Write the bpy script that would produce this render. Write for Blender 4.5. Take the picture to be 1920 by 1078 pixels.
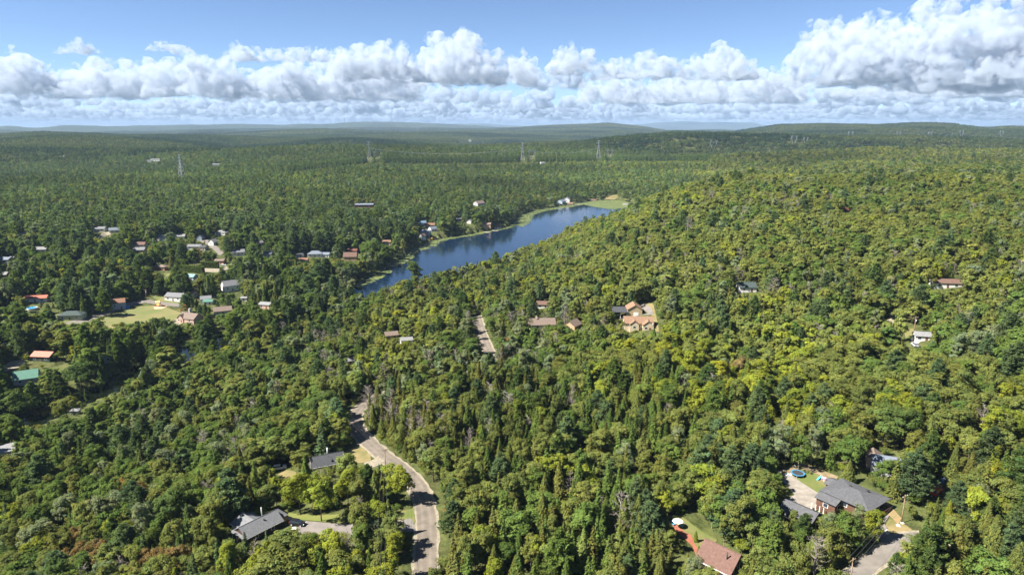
import bpy, math, random
import numpy as np
from mathutils import Vector, Matrix
from mathutils.geometry import delaunay_2d_cdt

for o in list(bpy.data.objects):
    bpy.data.objects.remove(o)
S = bpy.context.scene
COL = S.collection
rng = np.random.default_rng(11)
random.seed(5)

# ------------------------------------------------------------------ camera, sky, sun, exposure
FPX, CX, CY = 1283.0, 960.0, 539.0          # focal length and centre in photograph pixels
PITCH = math.radians(13.1)
CAMZ = 110.0
cam_d = bpy.data.cameras.new("camera")
cam_d.sensor_width = 36.0
cam_d.lens = FPX / 1920.0 * 36.0
cam_d.clip_start = 1.0
cam_d.clip_end = 250000.0
cam = bpy.data.objects.new("camera", cam_d)
cam.location = (0, 0, CAMZ)
cam.rotation_euler = (math.radians(90) - PITCH, 0, 0)
COL.objects.link(cam)
S.camera = cam

SUN_AZ, SUN_EL = math.radians(-105), math.radians(48)   # azimuth from the view direction, clockwise
sun_to = Vector((math.sin(SUN_AZ) * math.cos(SUN_EL), math.cos(SUN_AZ) * math.cos(SUN_EL), math.sin(SUN_EL)))
W = bpy.data.worlds.new("World")
S.world = W
W.use_nodes = True
wn = W.node_tree
wn.nodes.clear()
sky = wn.nodes.new("ShaderNodeTexSky")
sky.sky_type = 'NISHITA'
sky.sun_disc = False
sky.sun_elevation = SUN_EL
sky.sun_rotation = SUN_AZ
sky.altitude = 1500
sky.air_density = 0.64
sky.dust_density = 0.0
sky.ozone_density = 3.8
bg = wn.nodes.new("ShaderNodeBackground")
bg.inputs[1].default_value = 0.05
wo = wn.nodes.new("ShaderNodeOutputWorld")
wn.links.new(sky.outputs[0], bg.inputs[0])
wn.links.new(bg.outputs[0], wo.inputs[0])

sd = bpy.data.lights.new("sun", 'SUN')
sd.energy = 5.0
sd.angle = math.radians(0.5)
sd.color = (1.0, 0.95, 0.85)
sun = bpy.data.objects.new("sun", sd)
sun.rotation_euler = sun_to.to_track_quat('Z', 'Y').to_euler()
COL.objects.link(sun)

S.view_settings.view_transform = 'Standard'
S.view_settings.look = 'None'
S.view_settings.gamma = 1.0
S.view_settings.use_curve_mapping = False
S.view_settings.exposure = 1.75
S.render.engine = 'CYCLES'
S.cycles.use_denoising = True
S.cycles.max_bounces = 12
S.cycles.diffuse_bounces = 5
S.cycles.glossy_bounces = 2
S.cycles.transmission_bounces = 3
S.cycles.transparent_max_bounces = 4
S.cycles.volume_bounces = 10

# ------------------------------------------------------------------ photograph geometry helpers
CP, SP = math.cos(PITCH), math.sin(PITCH)

def project(P):
    P = np.asarray(P, float)
    x, y, z = P[..., 0], P[..., 1], P[..., 2] - CAMZ
    zc = y * CP - z * SP
    yc = y * SP + z * CP
    zc = np.maximum(zc, 1e-3)
    return CX + FPX * x / zc, CY - FPX * yc / zc, zc

def ray(px, py):
    a, b = (px - CX) / FPX, (CY - py) / FPX
    return np.array([a, CP + b * SP, -SP + b * CP])

def on_plane(px, py, z):
    r = ray(px, py)
    t = (z - CAMZ) / r[2]
    return r[0] * t, r[1] * t

# ------------------------------------------------------------------ terrain: a height field in (azimuth, log distance)
NA, ND = 561, 621
AZ0, AZ1 = math.radians(-58), math.radians(58)
LD0, LD1 = math.log(45.0), math.log(52000.0)
azs = np.linspace(AZ0, AZ1, NA)
lds = np.linspace(LD0, LD1, ND)
LAKE_Z, RIVER_Z = -22.0, -27.0

def az_of(px):      # azimuth of a picture column near the horizon
    return math.atan2((px - CX) / FPX, CP)

ctrl = []
def cpx(px, py, z):
    x, y = on_plane(px, py, z)
    ctrl.append((math.atan2(x, y), math.hypot(x, y), z))
def cpd(px, d, z):
    ctrl.append((az_of(px), d, z))
# columns of ground heights: picture column, then (distance, height)
for px, seq in {
    -350: [(60, -4), (160, -14), (260, -24), (330, -24), (420, -18), (600, -12), (900, 0), (1600, 6), (2500, 6), (4000, 12)],
    0: [(60, 0), (150, -9), (210, -17), (260, -24), (335, -21), (420, -19), (560, -14), (800, -4), (1200, 4), (1800, 5), (2600, 5), (4000, 14)],
    300: [(60, 0), (160, -3), (220, -9), (290, -20), (335, -26), (400, -21), (480, -20), (620, -16), (850, -7), (1200, 6), (1700, 9), (2500, 6), (4000, 16)],
    600: [(60, 0), (160, -1), (220, -5), (300, -12), (380, -21), (430, -25), (520, -20), (650, -18), (850, -9), (1200, 5), (1800, 20), (2200, 22), (3000, -4), (4000, 10)],
    800: [(60, 0), (160, 0), (250, -5), (350, -10), (450, -17), (520, -22), (680, -21), (800, -19), (1000, -6), (1400, 6), (1950, 26), (2400, 36), (3200, -4), (4200, 8)],
    960: [(60, 0), (170, 0), (300, -4), (420, -7), (500, -13), (580, -21), (830, -22), (950, -19), (1200, -6), (1500, 6), (1950, 28), (2500, 43), (3300, 0), (4200, 10)],
    1080: [(60, 0), (170, 0), (300, 0), (450, 0), (560, -2), (650, -9), (730, -20), (1000, -23), (1300, -15), (1600, 4), (2000, 28), (2600, 46), (3400, 4), (4200, 10)],
    1200: [(60, 0), (170, 0), (260, 3), (360, 7), (500, 14), (640, 22), (760, 15), (880, -8), (1020, -21), (1250, -18), (1600, 2), (2100, 26), (2700, 44), (3600, 10)],
    1330: [(60, 0), (170, 1), (260, 5), (380, 15), (520, 27), (680, 42), (760, 41), (950, 16), (1300, -6), (1700, 10), (2200, 30), (2800, 30), (3600, 30)],
    1600: [(60, 0), (170, 2), (230, 4), (320, 13), (420, 24), (620, 40), (820, 47), (1100, 36), (1500, 34), (2100, 47), (2700, 42), (3600, 34)],
    1900: [(60, 2), (170, 5), (230, 9), (320, 24), (420, 33), (620, 41), (900, 46), (1300, 48), (1800, 44), (2500, 55), (3000, 58), (3800, 46)],
    2250: [(60, 2), (170, 8), (300, 25), (500, 38), (900, 48), (1600, 50), (2500, 58), (4000, 50)],
}.items():
    for d, z in seq:
        cpd(px, d, z)
for d in (6500, 11000, 20000, 50000):
    for px in (-400, 100, 500, 900, 1300, 1700, 2300):
        cpd(px, d, 18)
ctrl = np.array(ctrl)

def tps_fit(c):
    U = np.stack([c[:, 0] * 2.2, np.log(c[:, 1])], 1)
    n = len(U)
    r2 = ((U[:, None] - U[None]) ** 2).sum(-1)
    K = 0.5 * r2 * np.log(r2 + 1e-12) + np.eye(n) * 0.01
    P = np.c_[np.ones(n), U]
    A = np.zeros((n + 3, n + 3))
    A[:n, :n] = K; A[:n, n:] = P; A[n:, :n] = P.T
    w = np.linalg.solve(A, np.r_[c[:, 2], 0, 0, 0])
    return U, w

_U, _w = tps_fit(ctrl)
def vnoise(x, y, seed):
    """smooth value noise on a wrapped random lattice, about -1..1"""
    g = np.random.default_rng(seed).uniform(-1, 1, (128, 128))
    xi, yi = np.floor(x).astype(int), np.floor(y).astype(int)
    fx, fy = x - xi, y - yi
    fx = fx * fx * (3 - 2 * fx); fy = fy * fy * (3 - 2 * fy)
    a, b = xi % 128, yi % 128
    c, d = (xi + 1) % 128, (yi + 1) % 128
    return (g[a, b] * (1 - fx) + g[c, b] * fx) * (1 - fy) + (g[a, d] * (1 - fx) + g[c, d] * fx) * fy

GA, GL = np.meshgrid(azs, lds, indexing='ij')
Zg = np.zeros(GA.shape)
for i in range(NA):
    q = np.stack([np.full(ND, azs[i] * 2.2), lds], 1)
    r2 = ((q[:, None] - _U[None]) ** 2).sum(-1)
    Zg[i] = (0.5 * r2 * np.log(r2 + 1e-12)) @ _w[:-3] + _w[-3] + q @ _w[-2:]
GD = np.exp(GL)
GX, GY = GD * np.sin(GA), GD * np.cos(GA)
# rolling relief that grows with distance
far = np.clip((GD - 250) / 1500, 0, 1)
right_side = np.clip((GA - az_of(1180)) / 0.12, 0, 1)
Zg += right_side * np.clip((GD - 350) / 400, 0, 1) * (6.5 * vnoise(GX / 210 + 5, GY / 210, 14) + 3 * vnoise(GX / 95, GY / 95, 15)) * (GD < 4000)
Zg += 2.0 * vnoise(GX / 90, GY / 90, 1) * np.clip((GD - 150) / 400, 0.1, 1) * (GD < 3000)
Zg += far * (11 * vnoise(GX / 420, GY / 420, 2)) + np.clip((GD - 900) / 1500, 0, 1) * (24 + 22 * np.clip((GD - 1900) / 800, 0, 1)) * vnoise(GX / 800 + 3, GY / 420, 12) + np.clip((GD - 1500) / 4000, 0, 1) * (26 * vnoise(GX / 1500, GY / 1100, 3) + 12 * vnoise(GX / 600, GY / 420, 4))
# the rounded hill right of the lake
hx_, hy_ = 720 * math.sin(az_of(1320)), 720 * math.cos(az_of(1320))
Zg += 7 * np.exp(-((GX - hx_) / 170) ** 2 - ((GY - hy_) / 150) ** 2)
# far ridges: skyline read off the photograph as (column, row) at a distance
HOR = CY - FPX * math.tan(PITCH)
def ridge(dist, width, pts, rough=0.35):
    global Zg
    a = np.array([az_of(p[0]) for p in pts])
    h = np.array([CAMZ + (HOR - (241 - (241 - p[1]) * 1.55 if p[1] < 250 else p[1] - 3)) / FPX * dist * 1.02 for p in pts])
    base = np.interp(azs, a, h, left=-100, right=-100)
    base = base + vnoise(azs * 60, azs * 0 + dist / 700.0, 7) * rough * 0.006 * dist * 0.3
    base = base + vnoise(azs * 170, azs * 0 + dist / 300.0, 9) * rough * 0.002 * dist * 0.3
    t = (GD - dist) / width
    prof = np.exp(-t * t) * (1 + 0.25 * vnoise(GX / (width * .6), GY / (width * .6), 8) * np.abs(t))
    Zg = np.maximum(Zg, np.where(base[:, None] > 0, Zg * (1 - prof) + base[:, None] * prof, Zg))
ridge(3300, 520, [(-400, 276), (0, 270), (90, 262), (180, 258), (260, 261), (350, 268), (440, 280)])
ridge(4200, 700, [(1090, 276), (1160, 263), (1240, 252), (1300, 252), (1350, 258), (1430, 268)])
ridge(4600, 1100, [(-400, 262), (0, 258), (120, 251), (260, 249), (400, 256), (520, 262), (700, 264), (860, 266)])
ridge(5600, 1200, [(1270, 272), (1310, 259), (1360, 246), (1430, 239), (1500, 238), (1600, 239), (1690, 237), (1730, 237), (1790, 242), (1850, 241), (1920, 243), (2300, 243)])
ridge(7000, 1500, [(300, 262), (480, 246), (620, 243), (760, 246), (900, 251), (1000, 248), (1100, 246), (1180, 252), (1270, 262)])
ridge(9500, 1800, [(800, 250), (940, 242), (1040, 238), (1130, 236), (1180, 239), (1250, 246), (1350, 250)])
ridge(13500, 2600, [(-400, 238), (0, 240), (70, 238.5), (110, 240.5), (165, 237.5), (230, 239), (330, 238), (440, 236.5), (560, 237), (640, 236), (715, 233.5), (770, 234.5), (850, 236.5), (960, 240), (1100, 243)])
ridge(30000, 4200, [(780, 243), (850, 236), (900, 235), (960, 238), (1080, 240), (1160, 237), (1210, 235.5), (1260, 232.5), (1300, 234.5), (1380, 234.5), (1410, 238), (1470, 243)])
ridge(30000, 4200, [(1740, 243), (1800, 238.5), (1860, 237.5), (1930, 238), (2300, 238)])

def sample(arr, x, y):
    a = (np.arctan2(x, y) - AZ0) / (AZ1 - AZ0) * (NA - 1)
    l = (np.log(np.maximum(np.hypot(x, y), 46)) - LD0) / (LD1 - LD0) * (ND - 1)
    a = np.clip(a, 0, NA - 1.001); l = np.clip(l, 0, ND - 1.001)
    i, j = a.astype(int), l.astype(int)
    fa, fl = a - i, l - j
    return (arr[i, j] * (1 - fl) + arr[i, j + 1] * fl) * (1 - fa) + (arr[i + 1, j] * (1 - fl) + arr[i + 1, j + 1] * fl) * fa

def inside(poly, x, y):
    poly = np.asarray(poly, float)
    r = np.zeros(np.shape(x), bool)
    j = len(poly) - 1
    for i in range(len(poly)):
        xi, yi = poly[i]; xj, yj = poly[j]
        if yi != yj:
            c = ((yi > y) != (yj > y)) & (x < (xj - xi) * (y - yi) / (yj - yi) + xi)
            r ^= c
        j = i
    return r

def edge_dist(poly, x, y):
    poly = np.asarray(poly, float)
    best = np.full(np.shape(x), 1e9)
    for i in range(len(poly)):
        a, b = poly[i], poly[(i + 1) % len(poly)]
        ab = b - a
        t = np.clip(((x - a[0]) * ab[0] + (y - a[1]) * ab[1]) / (ab @ ab + 1e-9), 0, 1)
        best = np.minimum(best, np.hypot(x - a[0] - t * ab[0], y - a[1] - t * ab[1]))
    return best

LAKE_PX = [(650, 538), (690, 521), (718, 507), (732, 497), (755, 482), (768, 466), (790, 461), (797, 452), (838, 445), (880, 438),
           (912, 432), (950, 424), (966, 416), (972, 403), (1008, 393), (1050, 387), (1085, 380), (1117, 375), (1165, 375), (1190, 379),
           (1190, 391), (1160, 410), (1100, 433), (1050, 458), (970, 490), (890, 514), (820, 532), (770, 545), (730, 556), (695, 562), (660, 556)]
RIVER_PX = [(-160, 835), (-40, 797), (60, 768), (130, 738), (190, 711), (250, 687), (330, 652), (400, 632), (440, 627), (475, 630),
            (475, 642), (430, 657), (380, 670), (330, 692), (260, 724), (180, 756), (100, 792), (40, 820), (-40, 850), (-160, 905)]
lake_poly = [on_plane(px, py, LAKE_Z) for px, py in LAKE_PX]
river_poly = [on_plane(px, py, RIVER_Z) for px, py in RIVER_PX]
near = (GD > 150) & (GD < 2000)
for poly, wz, reach in ((lake_poly, LAKE_Z, 60), (river_poly, RIVER_Z, 26)):
    e = np.full(GD.shape, 1e9)
    e[near] = edge_dist(poly, GX[near], GY[near])
    ins = inside(poly, GX, GY) & near
    out = ~ins & (e < reach)
    k = np.clip(e / reach, 0, 1)
    want = np.maximum(Zg, wz + 0.5 + 1.2 * k)
    if wz == RIVER_Z:
        want = want * k + (1 - k) * np.minimum(want, wz + 2.0)
    Zg[out] = want[out]
    Zg[ins] = wz - np.minimum(3.0, 0.5 + e[ins] * 0.3)

def height(x, y):
    return sample(Zg, np.asarray(x, float), np.asarray(y, float))

def hit(px, py, h=0.0):
    """ground point whose spot h metres up shows at (px, py)"""
    r = ray(px, py)
    t = np.exp(np.linspace(math.log(80), math.log(20000), 2400))
    d = CAMZ + r[2] * t - height(r[0] * t, r[1] * t) - h
    k = np.argmax(d < 0)
    if d[k] >= 0:
        k = len(t) - 1
    a = t[k - 1] + (t[k] - t[k - 1]) * d[k - 1] / (d[k - 1] - d[k] + 1e-9)
    x, y = r[0] * a, r[1] * a
    return float(x), float(y), float(height(x, y))

# ------------------------------------------------------------------ material and mesh helpers
def nodes_of(m):
    m.use_nodes = True
    m.node_tree.nodes.clear()
    return m.node_tree.nodes, m.node_tree.links

MATS = {}
def mat(name, col, rough=0.8, col2=None, scale=1.0, bump=0.0, bscale=None, metal=0.0, detail=4.0, coords='Object', spec=0.3, stretch=(1, 1, 1), fac=(0.35, 0.65)):
    if name in MATS:
        return MATS[name]
    m = bpy.data.materials.new(name)
    n, l = nodes_of(m)
    out = n.new("ShaderNodeOutputMaterial")
    b = n.new("ShaderNodeBsdfPrincipled")
    b.inputs["Roughness"].default_value = rough
    b.inputs["Metallic"].default_value = metal
    b.inputs["Specular IOR Level"].default_value = spec
    b.inputs["Base Color"].default_value = (*col, 1)
    tc = n.new("ShaderNodeTexCoord")
    mp = n.new("ShaderNodeMapping")
    mp.inputs["Scale"].default_value = stretch
    l.new(tc.outputs[coords], mp.inputs[0])
    if col2 is not None:
        t = n.new("ShaderNodeTexNoise")
        t.inputs["Scale"].default_value = scale
        t.inputs["Detail"].default_value = detail
        l.new(mp.outputs[0], t.inputs["Vector"])
        mr = n.new("ShaderNodeMapRange")
        mr.inputs[1].default_value, mr.inputs[2].default_value = fac
        l.new(t.outputs["Fac"], mr.inputs[0])
        mx = n.new("ShaderNodeMix"); mx.data_type = 'RGBA'
        mx.inputs["A"].default_value = (*col, 1); mx.inputs["B"].default_value = (*col2, 1)
        l.new(mr.outputs[0], mx.inputs["Factor"])
        l.new(mx.outputs["Result"], b.inputs["Base Color"])
    if bump:
        t2 = n.new("ShaderNodeTexNoise")
        t2.inputs["Scale"].default_value = bscale or scale * 4
        t2.inputs["Detail"].default_value = 3
        l.new(mp.outputs[0], t2.inputs["Vector"])
        bp = n.new("ShaderNodeBump")
        bp.inputs["Strength"].default_value = bump
        bp.inputs["Distance"].default_value = 0.1
        l.new(t2.outputs["Fac"], bp.inputs["Height"])
        l.new(bp.outputs[0], b.inputs["Normal"])
    l.new(b.outputs[0], out.inputs[0])
    MATS[name] = m
    return m

class MB:
    """collects boxes, bars, prisms; build() links them as one mesh object"""
    def __init__(s):
        s.v, s.f = [], []
    def add(s, v, f):
        k = len(s.v)
        s.v += [tuple(map(float, q)) for q in v]
        s.f += [tuple(i + k for i in q) for q in f]
        return s
    def box(s, x0, x1, y0, y1, z0, z1):
        return s.add([(x0, y0, z0), (x1, y0, z0), (x1, y1, z0), (x0, y1, z0), (x0, y0, z1), (x1, y0, z1), (x1, y1, z1), (x0, y1, z1)],
                     [(0, 3, 2, 1), (4, 5, 6, 7), (0, 1, 5, 4), (1, 2, 6, 5), (2, 3, 7, 6), (3, 0, 4, 7)])
    def tube(s, a, b, r0, r1=None, n=8):
        a, b = Vector(a), Vector(b)
        r1 = r0 if r1 is None else r1
        d = (b - a).normalized()
        u = d.orthogonal().normalized(); w = d.cross(u)
        v = [a + (u * math.cos(t) + w * math.sin(t)) * r0 for t in [2 * math.pi * i / n for i in range(n)]]
        v += [b + (u * math.cos(t) + w * math.sin(t)) * r1 for t in [2 * math.pi * i / n for i in range(n)]]
        f = [(i, (i + 1) % n, n + (i + 1) % n, n + i) for i in range(n)] + [tuple(range(n - 1, -1, -1)), tuple(range(n, 2 * n))]
        return s.add(v, f)
    def slab(s, quad, t):
        """a quad given a thickness t along its normal (downwards)"""
        q = [Vector(p) for p in quad]
        nn = (q[1] - q[0]).cross(q[2] - q[0]).normalized()
        if nn.z < 0: nn = -nn
        n = len(q)
        lo = [p - nn * t for p in q]
        f = [tuple(range(n)), tuple(range(2 * n - 1, n - 1, -1))] + [(i, n + i, n + (i + 1) % n, (i + 1) % n) for i in range(n)]
        return s.add(q + lo, f)
    def build(s, name, m, parent=None, smooth=False):
        me = bpy.data.meshes.new(name)
        me.from_pydata(s.v, [], s.f)
        me.validate()
        if smooth:
            me.polygons.foreach_set("use_smooth", [True] * len(me.polygons))
        me.materials.append(m)
        return link(name, me, parent)

def link(name, data, parent=None):
    o = bpy.data.objects.new(name, data)
    COL.objects.link(o)
    if parent is not None:
        o.parent = parent
    return o

def tag(o, label=None, cat=None, group=None, kind=None):
    if label: o["label"] = label
    if cat: o["category"] = cat
    if group: o["group"] = group
    if kind: o["kind"] = kind
    return o

def thing(name, loc, yaw, label, cat, group=None):
    o = link(name, None)
    o.location = loc
    o.rotation_euler = (0, 0, yaw)
    return tag(o, label, cat, group)

def np_mesh(name, verts, faces, m, smooth=False):
    """faces: (n,4) or (n,3) int array"""
    me = bpy.data.meshes.new(name)
    nv, nf, k = len(verts), len(faces), faces.shape[1]
    me.vertices.add(nv)
    me.vertices.foreach_set("co", np.ascontiguousarray(verts, np.float32).ravel())
    me.loops.add(nf * k)
    me.loops.foreach_set("vertex_index", np.ascontiguousarray(faces, np.int32).ravel())
    me.polygons.add(nf)
    me.polygons.foreach_set("loop_start", np.arange(0, nf * k, k, dtype=np.int32))
    me.polygons.foreach_set("use_smooth", np.full(nf, smooth))
    me.materials.append(m)
    me.update(calc_edges=True)
    return me

# tree-keep-out: regions of the photograph where a feature at some distance stays in sight, and ground kept free of trees
KEEP = []        # (pixel polygon, forward distance of the feature)
CLEAR = []       # (ground polygon or None, centre, radius)
def keep_px(poly, dist):
    KEEP.append((np.array(poly, float), dist))
def clear_ground(poly):
    CLEAR.append(np.array(poly, float))

# ------------------------------------------------------------------ ground sheet
def ground_material():
    m = bpy.data.materials.new("forest_floor")
    n, l = nodes_of(m)
    out = n.new("ShaderNodeOutputMaterial")
    b = n.new("ShaderNodeBsdfPrincipled")
    b.inputs["Roughness"].default_value = 0.95
    b.inputs["Specular IOR Level"].default_value = 0.1
    geo = n.new("ShaderNodeNewGeometry")
    def noise(scale, detail=4):
        t = n.new("ShaderNodeTexNoise"); t.inputs["Scale"].default_value = scale; t.inputs["Detail"].default_value = detail
        l.new(geo.outputs["Position"], t.inputs["Vector"]); return t
    def mix(a, bb, f):
        x = n.new("ShaderNodeMix"); x.data_type = 'RGBA'
        for s, v in (("A", a), ("B", bb)):
            if isinstance(v, tuple): x.inputs[s].default_value = (*v, 1)
            else: l.new(v, x.inputs[s])
        l.new(f, x.inputs["Factor"]); return x.outputs["Result"]
    def ramp(v, a, c):
        r = n.new("ShaderNodeMapRange"); r.inputs[1].default_value = a; r.inputs[2].default_value = c
        l.new(v, r.inputs[0]); return r.outputs[0]
    c1 = mix((0.045, 0.056, 0.018), (0.080, 0.088, 0.028), ramp(noise(0.35).outputs["Fac"], 0.35, 0.65))
    c2 = mix(c1, (0.085, 0.07, 0.035), ramp(noise(0.06).outputs["Fac"], 0.58, 0.8))
    # beyond the single trees: canopy tones
    c3 = mix((0.020, 0.033, 0.021), (0.040, 0.056, 0.030), ramp(noise(0.012, 8).outputs["Fac"], 0.35, 0.65))
    c3 = mix(c3, (0.016, 0.026, 0.019), ramp(noise(0.0017, 3).outputs["Fac"], 0.52, 0.68))
    ln = n.new("ShaderNodeVectorMath"); ln.operation = 'LENGTH'
    l.new(geo.outputs["Position"], ln.inputs[0])
    col = mix(c2, c3, ramp(ln.outputs["Value"], 3500, 5000))
    l.new(col, b.inputs["Base Color"])
    bp = n.new("ShaderNodeBump"); bp.inputs["Strength"].default_value = 1.0; bp.inputs["Distance"].default_value = 9.0
    l.new(noise(0.05, 5).outputs["Fac"], bp.inputs["Height"])
    l.new(bp.outputs[0], b.inputs["Normal"])
    l.new(b.outputs[0], out.inputs[0])
    return m

idx = np.arange(NA * ND).reshape(NA, ND)
gf = np.stack([idx[:-1, :-1], idx[1:, :-1], idx[1:, 1:], idx[:-1, 1:]], -1).reshape(-1, 4)
gf = gf[:, ::-1]
gme = np_mesh("ground", np.stack([GX, GY, Zg], -1).reshape(-1, 3), gf, ground_material(), True)
ground = tag(link("ground", gme), "rolling forested terrain reaching to the horizon", kind="structure")

# ------------------------------------------------------------------ water
def water_material(name, deep, wave):
    m = bpy.data.materials.new(name)
    n, l = nodes_of(m)
    out = n.new("ShaderNodeOutputMaterial")
    b = n.new("ShaderNodeBsdfPrincipled")
    b.inputs["Base Color"].default_value = (*deep, 1)
    b.inputs["Roughness"].default_value = 0.08
    b.inputs["IOR"].default_value = 1.33
    geo = n.new("ShaderNodeNewGeometry")
    mp = n.new("ShaderNodeMapping"); mp.inputs["Rotation"].default_value = (0, 0, 0.6); mp.inputs["Scale"].default_value = (1, 0.45, 1)
    l.new(geo.outputs["Position"], mp.inputs[0])
    t = n.new("ShaderNodeTexNoise"); t.inputs["Scale"].default_value = 0.8; t.inputs["Detail"].default_value = 3
    l.new(mp.outputs[0], t.inputs["Vector"])
    t2 = n.new("ShaderNodeTexNoise"); t2.inputs["Scale"].default_value = 0.018; t2.inputs["Detail"].default_value = 2
    l.new(geo.outputs["Position"], t2.inputs["Vector"])
    mr = n.new("ShaderNodeMapRange"); mr.inputs[1].default_value = 0.35; mr.inputs[2].default_value = 0.65
    mr.inputs[3].default_value = wave * 0.45; mr.inputs[4].default_value = wave
    l.new(t2.outputs["Fac"], mr.inputs[0])
    bp = n.new("ShaderNodeBump"); bp.inputs["Distance"].default_value = 0.35
    l.new(mr.outputs[0], bp.inputs["Strength"])
    l.new(t.outputs["Fac"], bp.inputs["Height"])
    l.new(bp.outputs[0], b.inputs["Normal"])
    l.new(b.outputs[0], out.inputs[0])
    return m

def flat_poly(name, poly, z, m, label):
    me = bpy.data.meshes.new(name)
    me.from_pydata([(x, y, z) for x, y in poly], [], [tuple(range(len(poly)))])
    me.materials.append(m)
    me.update()
    if me.polygons[0].normal.z < 0:
        me.flip_normals()
    return tag(link(name, me), label, kind="structure")

def grow(poly, m):
    p = np.array(poly); c = p.mean(0)
    a = 0.5 * np.sum(p[:, 0] * np.roll(p[:, 1], -1) - np.roll(p[:, 0], -1) * p[:, 1])
    s = 1 if a > 0 else -1
    t = np.roll(p, -1, 0) - np.roll(p, 1, 0)
    nrm = np.stack([t[:, 1], -t[:, 0]], 1) / (np.linalg.norm(t, axis=1, keepdims=True) + 1e-9) * s
    return p + nrm * m
flat_poly("lake", grow(lake_poly, 4), LAKE_Z, water_material("lake_water", (0.004, 0.013, 0.032), 0.20), "long deep blue lake between the wooded shores")
flat_poly("river", grow(river_poly, 2.5), RIVER_Z, water_material("river_water", (0.004, 0.006, 0.003), 0.06), "dark narrow river under the trees")
clear_ground(lake_poly); clear_ground(river_poly)
keep_px([(662, 545), (700, 524), (735, 502), (757, 490), (772, 476), (797, 458), (840, 450), (912, 436), (960, 426), (990, 412), (1010, 398), (1088, 383), (1120, 377), (1160, 377),
         (1172, 380), (1166, 386), (1140, 394), (1105, 404), (1076, 414), (1060, 424), (1030, 440), (1000, 452), (975, 464), (925, 478), (890, 491), (840, 500), (790, 515), (740, 530), (690, 548)], 560)
for p in ([(40, 782), (90, 756), (130, 738), (190, 712), (255, 686), (262, 702), (205, 739), (135, 768), (80, 794), (45, 800)], [(326, 672), (366, 658), (362, 668), (332, 682)], [(395, 646), (430, 634), (432, 642), (402, 654)]):
    keep_px(p, 1e6)

# floating lily pads and algae along the shore: too many to count
def pads():
    mb_v, mb_f = [], []
    def strip(pts, w, dens):
        P = [np.array(on_plane(a, b, LAKE_Z)) for a, b in pts]
        for i in range(len(P) - 1):
            a, b = P[i], P[i + 1]
            L = np.linalg.norm(b - a); d = (b - a) / L; nrm = np.array([d[1], -d[0]])
            for _ in range(int(L * w * dens)):
                c = a + d * rng.uniform(0, L) + nrm * w * (rng.beta(1.0, 1.2))
                disc(c)
    def disc(c, r=None):
        r = r or rng.uniform(0.5, 1.7); n = 7
        k = len(mb_v); t0 = rng.uniform(0, 6)
        z = LAKE_Z + 0.03 + rng.uniform(0, 0.03)
        for i in range(n):
            rr = r * rng.uniform(0.75, 1.15)
            mb_v.append((c[0] + rr * math.cos(t0 + 6.283 * i / n), c[1] + rr * math.sin(t0 + 6.283 * i / n), z))
        mb_f.append(tuple(range(k, k + n)))
    strip([(654, 538), (695, 521), (722, 507)], 10, .5)
    strip([(733, 497), (757, 483), (771, 466)], 10, .5)
    strip([(770, 466), (788, 462), (797, 454)], 18, .5)
    strip([(797, 454), (838, 446), (880, 439), (912, 433), (952, 424)], 12, .5)
    strip([(952, 424), (968, 416), (974, 404)], 22, .5)
    strip([(974, 404), (1008, 394), (1050, 388), (1087, 381)], 18, .42)
    far_px = np.array([(1086, 382), (1117, 376), (1165, 376), (1185, 381), (1176, 389), (1148, 393), (1120, 389)])
    fp = np.array([on_plane(a, b, LAKE_Z) for a, b in far_px])
    lo, hi = fp.min(0), fp.max(0)
    c = rng.uniform(lo, hi, (9000, 2))
    for q in c[inside(fp, c[:, 0], c[:, 1])]:
        disc(q, rng.uniform(1, 2.2))
    me = bpy.data.meshes.new("lily_pads")
    me.from_pydata(mb_v, [], mb_f)
    me.materials.append(mat("lily_pad", (0.115, 0.135, 0.036), 0.6, (0.075, 0.098, 0.032), 0.08, coords='Object'))
    tag(link("lily_pads", me), "yellow-green lily pads and algae fringing the lake shore", kind="stuff")
pads()

# ------------------------------------------------------------------ draped sheets: roads, drives, lawns
def drape(name, poly_xy, m, label, lift=0.10, step=2.0, kind="structure"):
    poly = np.array(poly_xy, float)
    lo, hi = poly.min(0), poly.max(0)
    nx, ny = max(2, int((hi[0] - lo[0]) / step)), max(2, int((hi[1] - lo[1]) / step))
    gx, gy = np.meshgrid(np.linspace(lo[0], hi[0], nx), np.linspace(lo[1], hi[1], ny))
    gx, gy = gx.ravel(), gy.ravel()
    ok = inside(poly, gx, gy) & (edge_dist(poly, gx, gy) > step * 0.3)
    # edge points, split so that the outline follows the ground
    ed = []
    for i in range(len(poly)):
        a, b = poly[i], poly[(i + 1) % len(poly)]
        k = max(1, int(np.linalg.norm(b - a) / step))
        ed += [a + (b - a) * j / k for j in range(k)]
    n = len(ed)
    pts = [Vector(p) for p in ed] + [Vector((x, y)) for x, y in zip(gx[ok], gy[ok])]
    v, e, f, *_ = delaunay_2d_cdt(pts, [], [list(range(n))], 1, 1e-4)
    xy = np.array([(p.x, p.y) for p in v])
    z = height(xy[:, 0], xy[:, 1]) + lift
    me = bpy.data.meshes.new(name)
    me.from_pydata([(a, b, c) for (a, b), c in zip(xy, z)], [], f)
    me.materials.append(m)
    me.update()
    if len(me.polygons) and np.mean([p.normal.z for p in me.polygons]) < 0:
        me.flip_normals()
    clear_ground(poly)
    return tag(link(name, me), label, kind=kind)

def px_poly(pts, h=0):
    return [hit(a, b, h)[:2] for a, b in pts]

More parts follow.
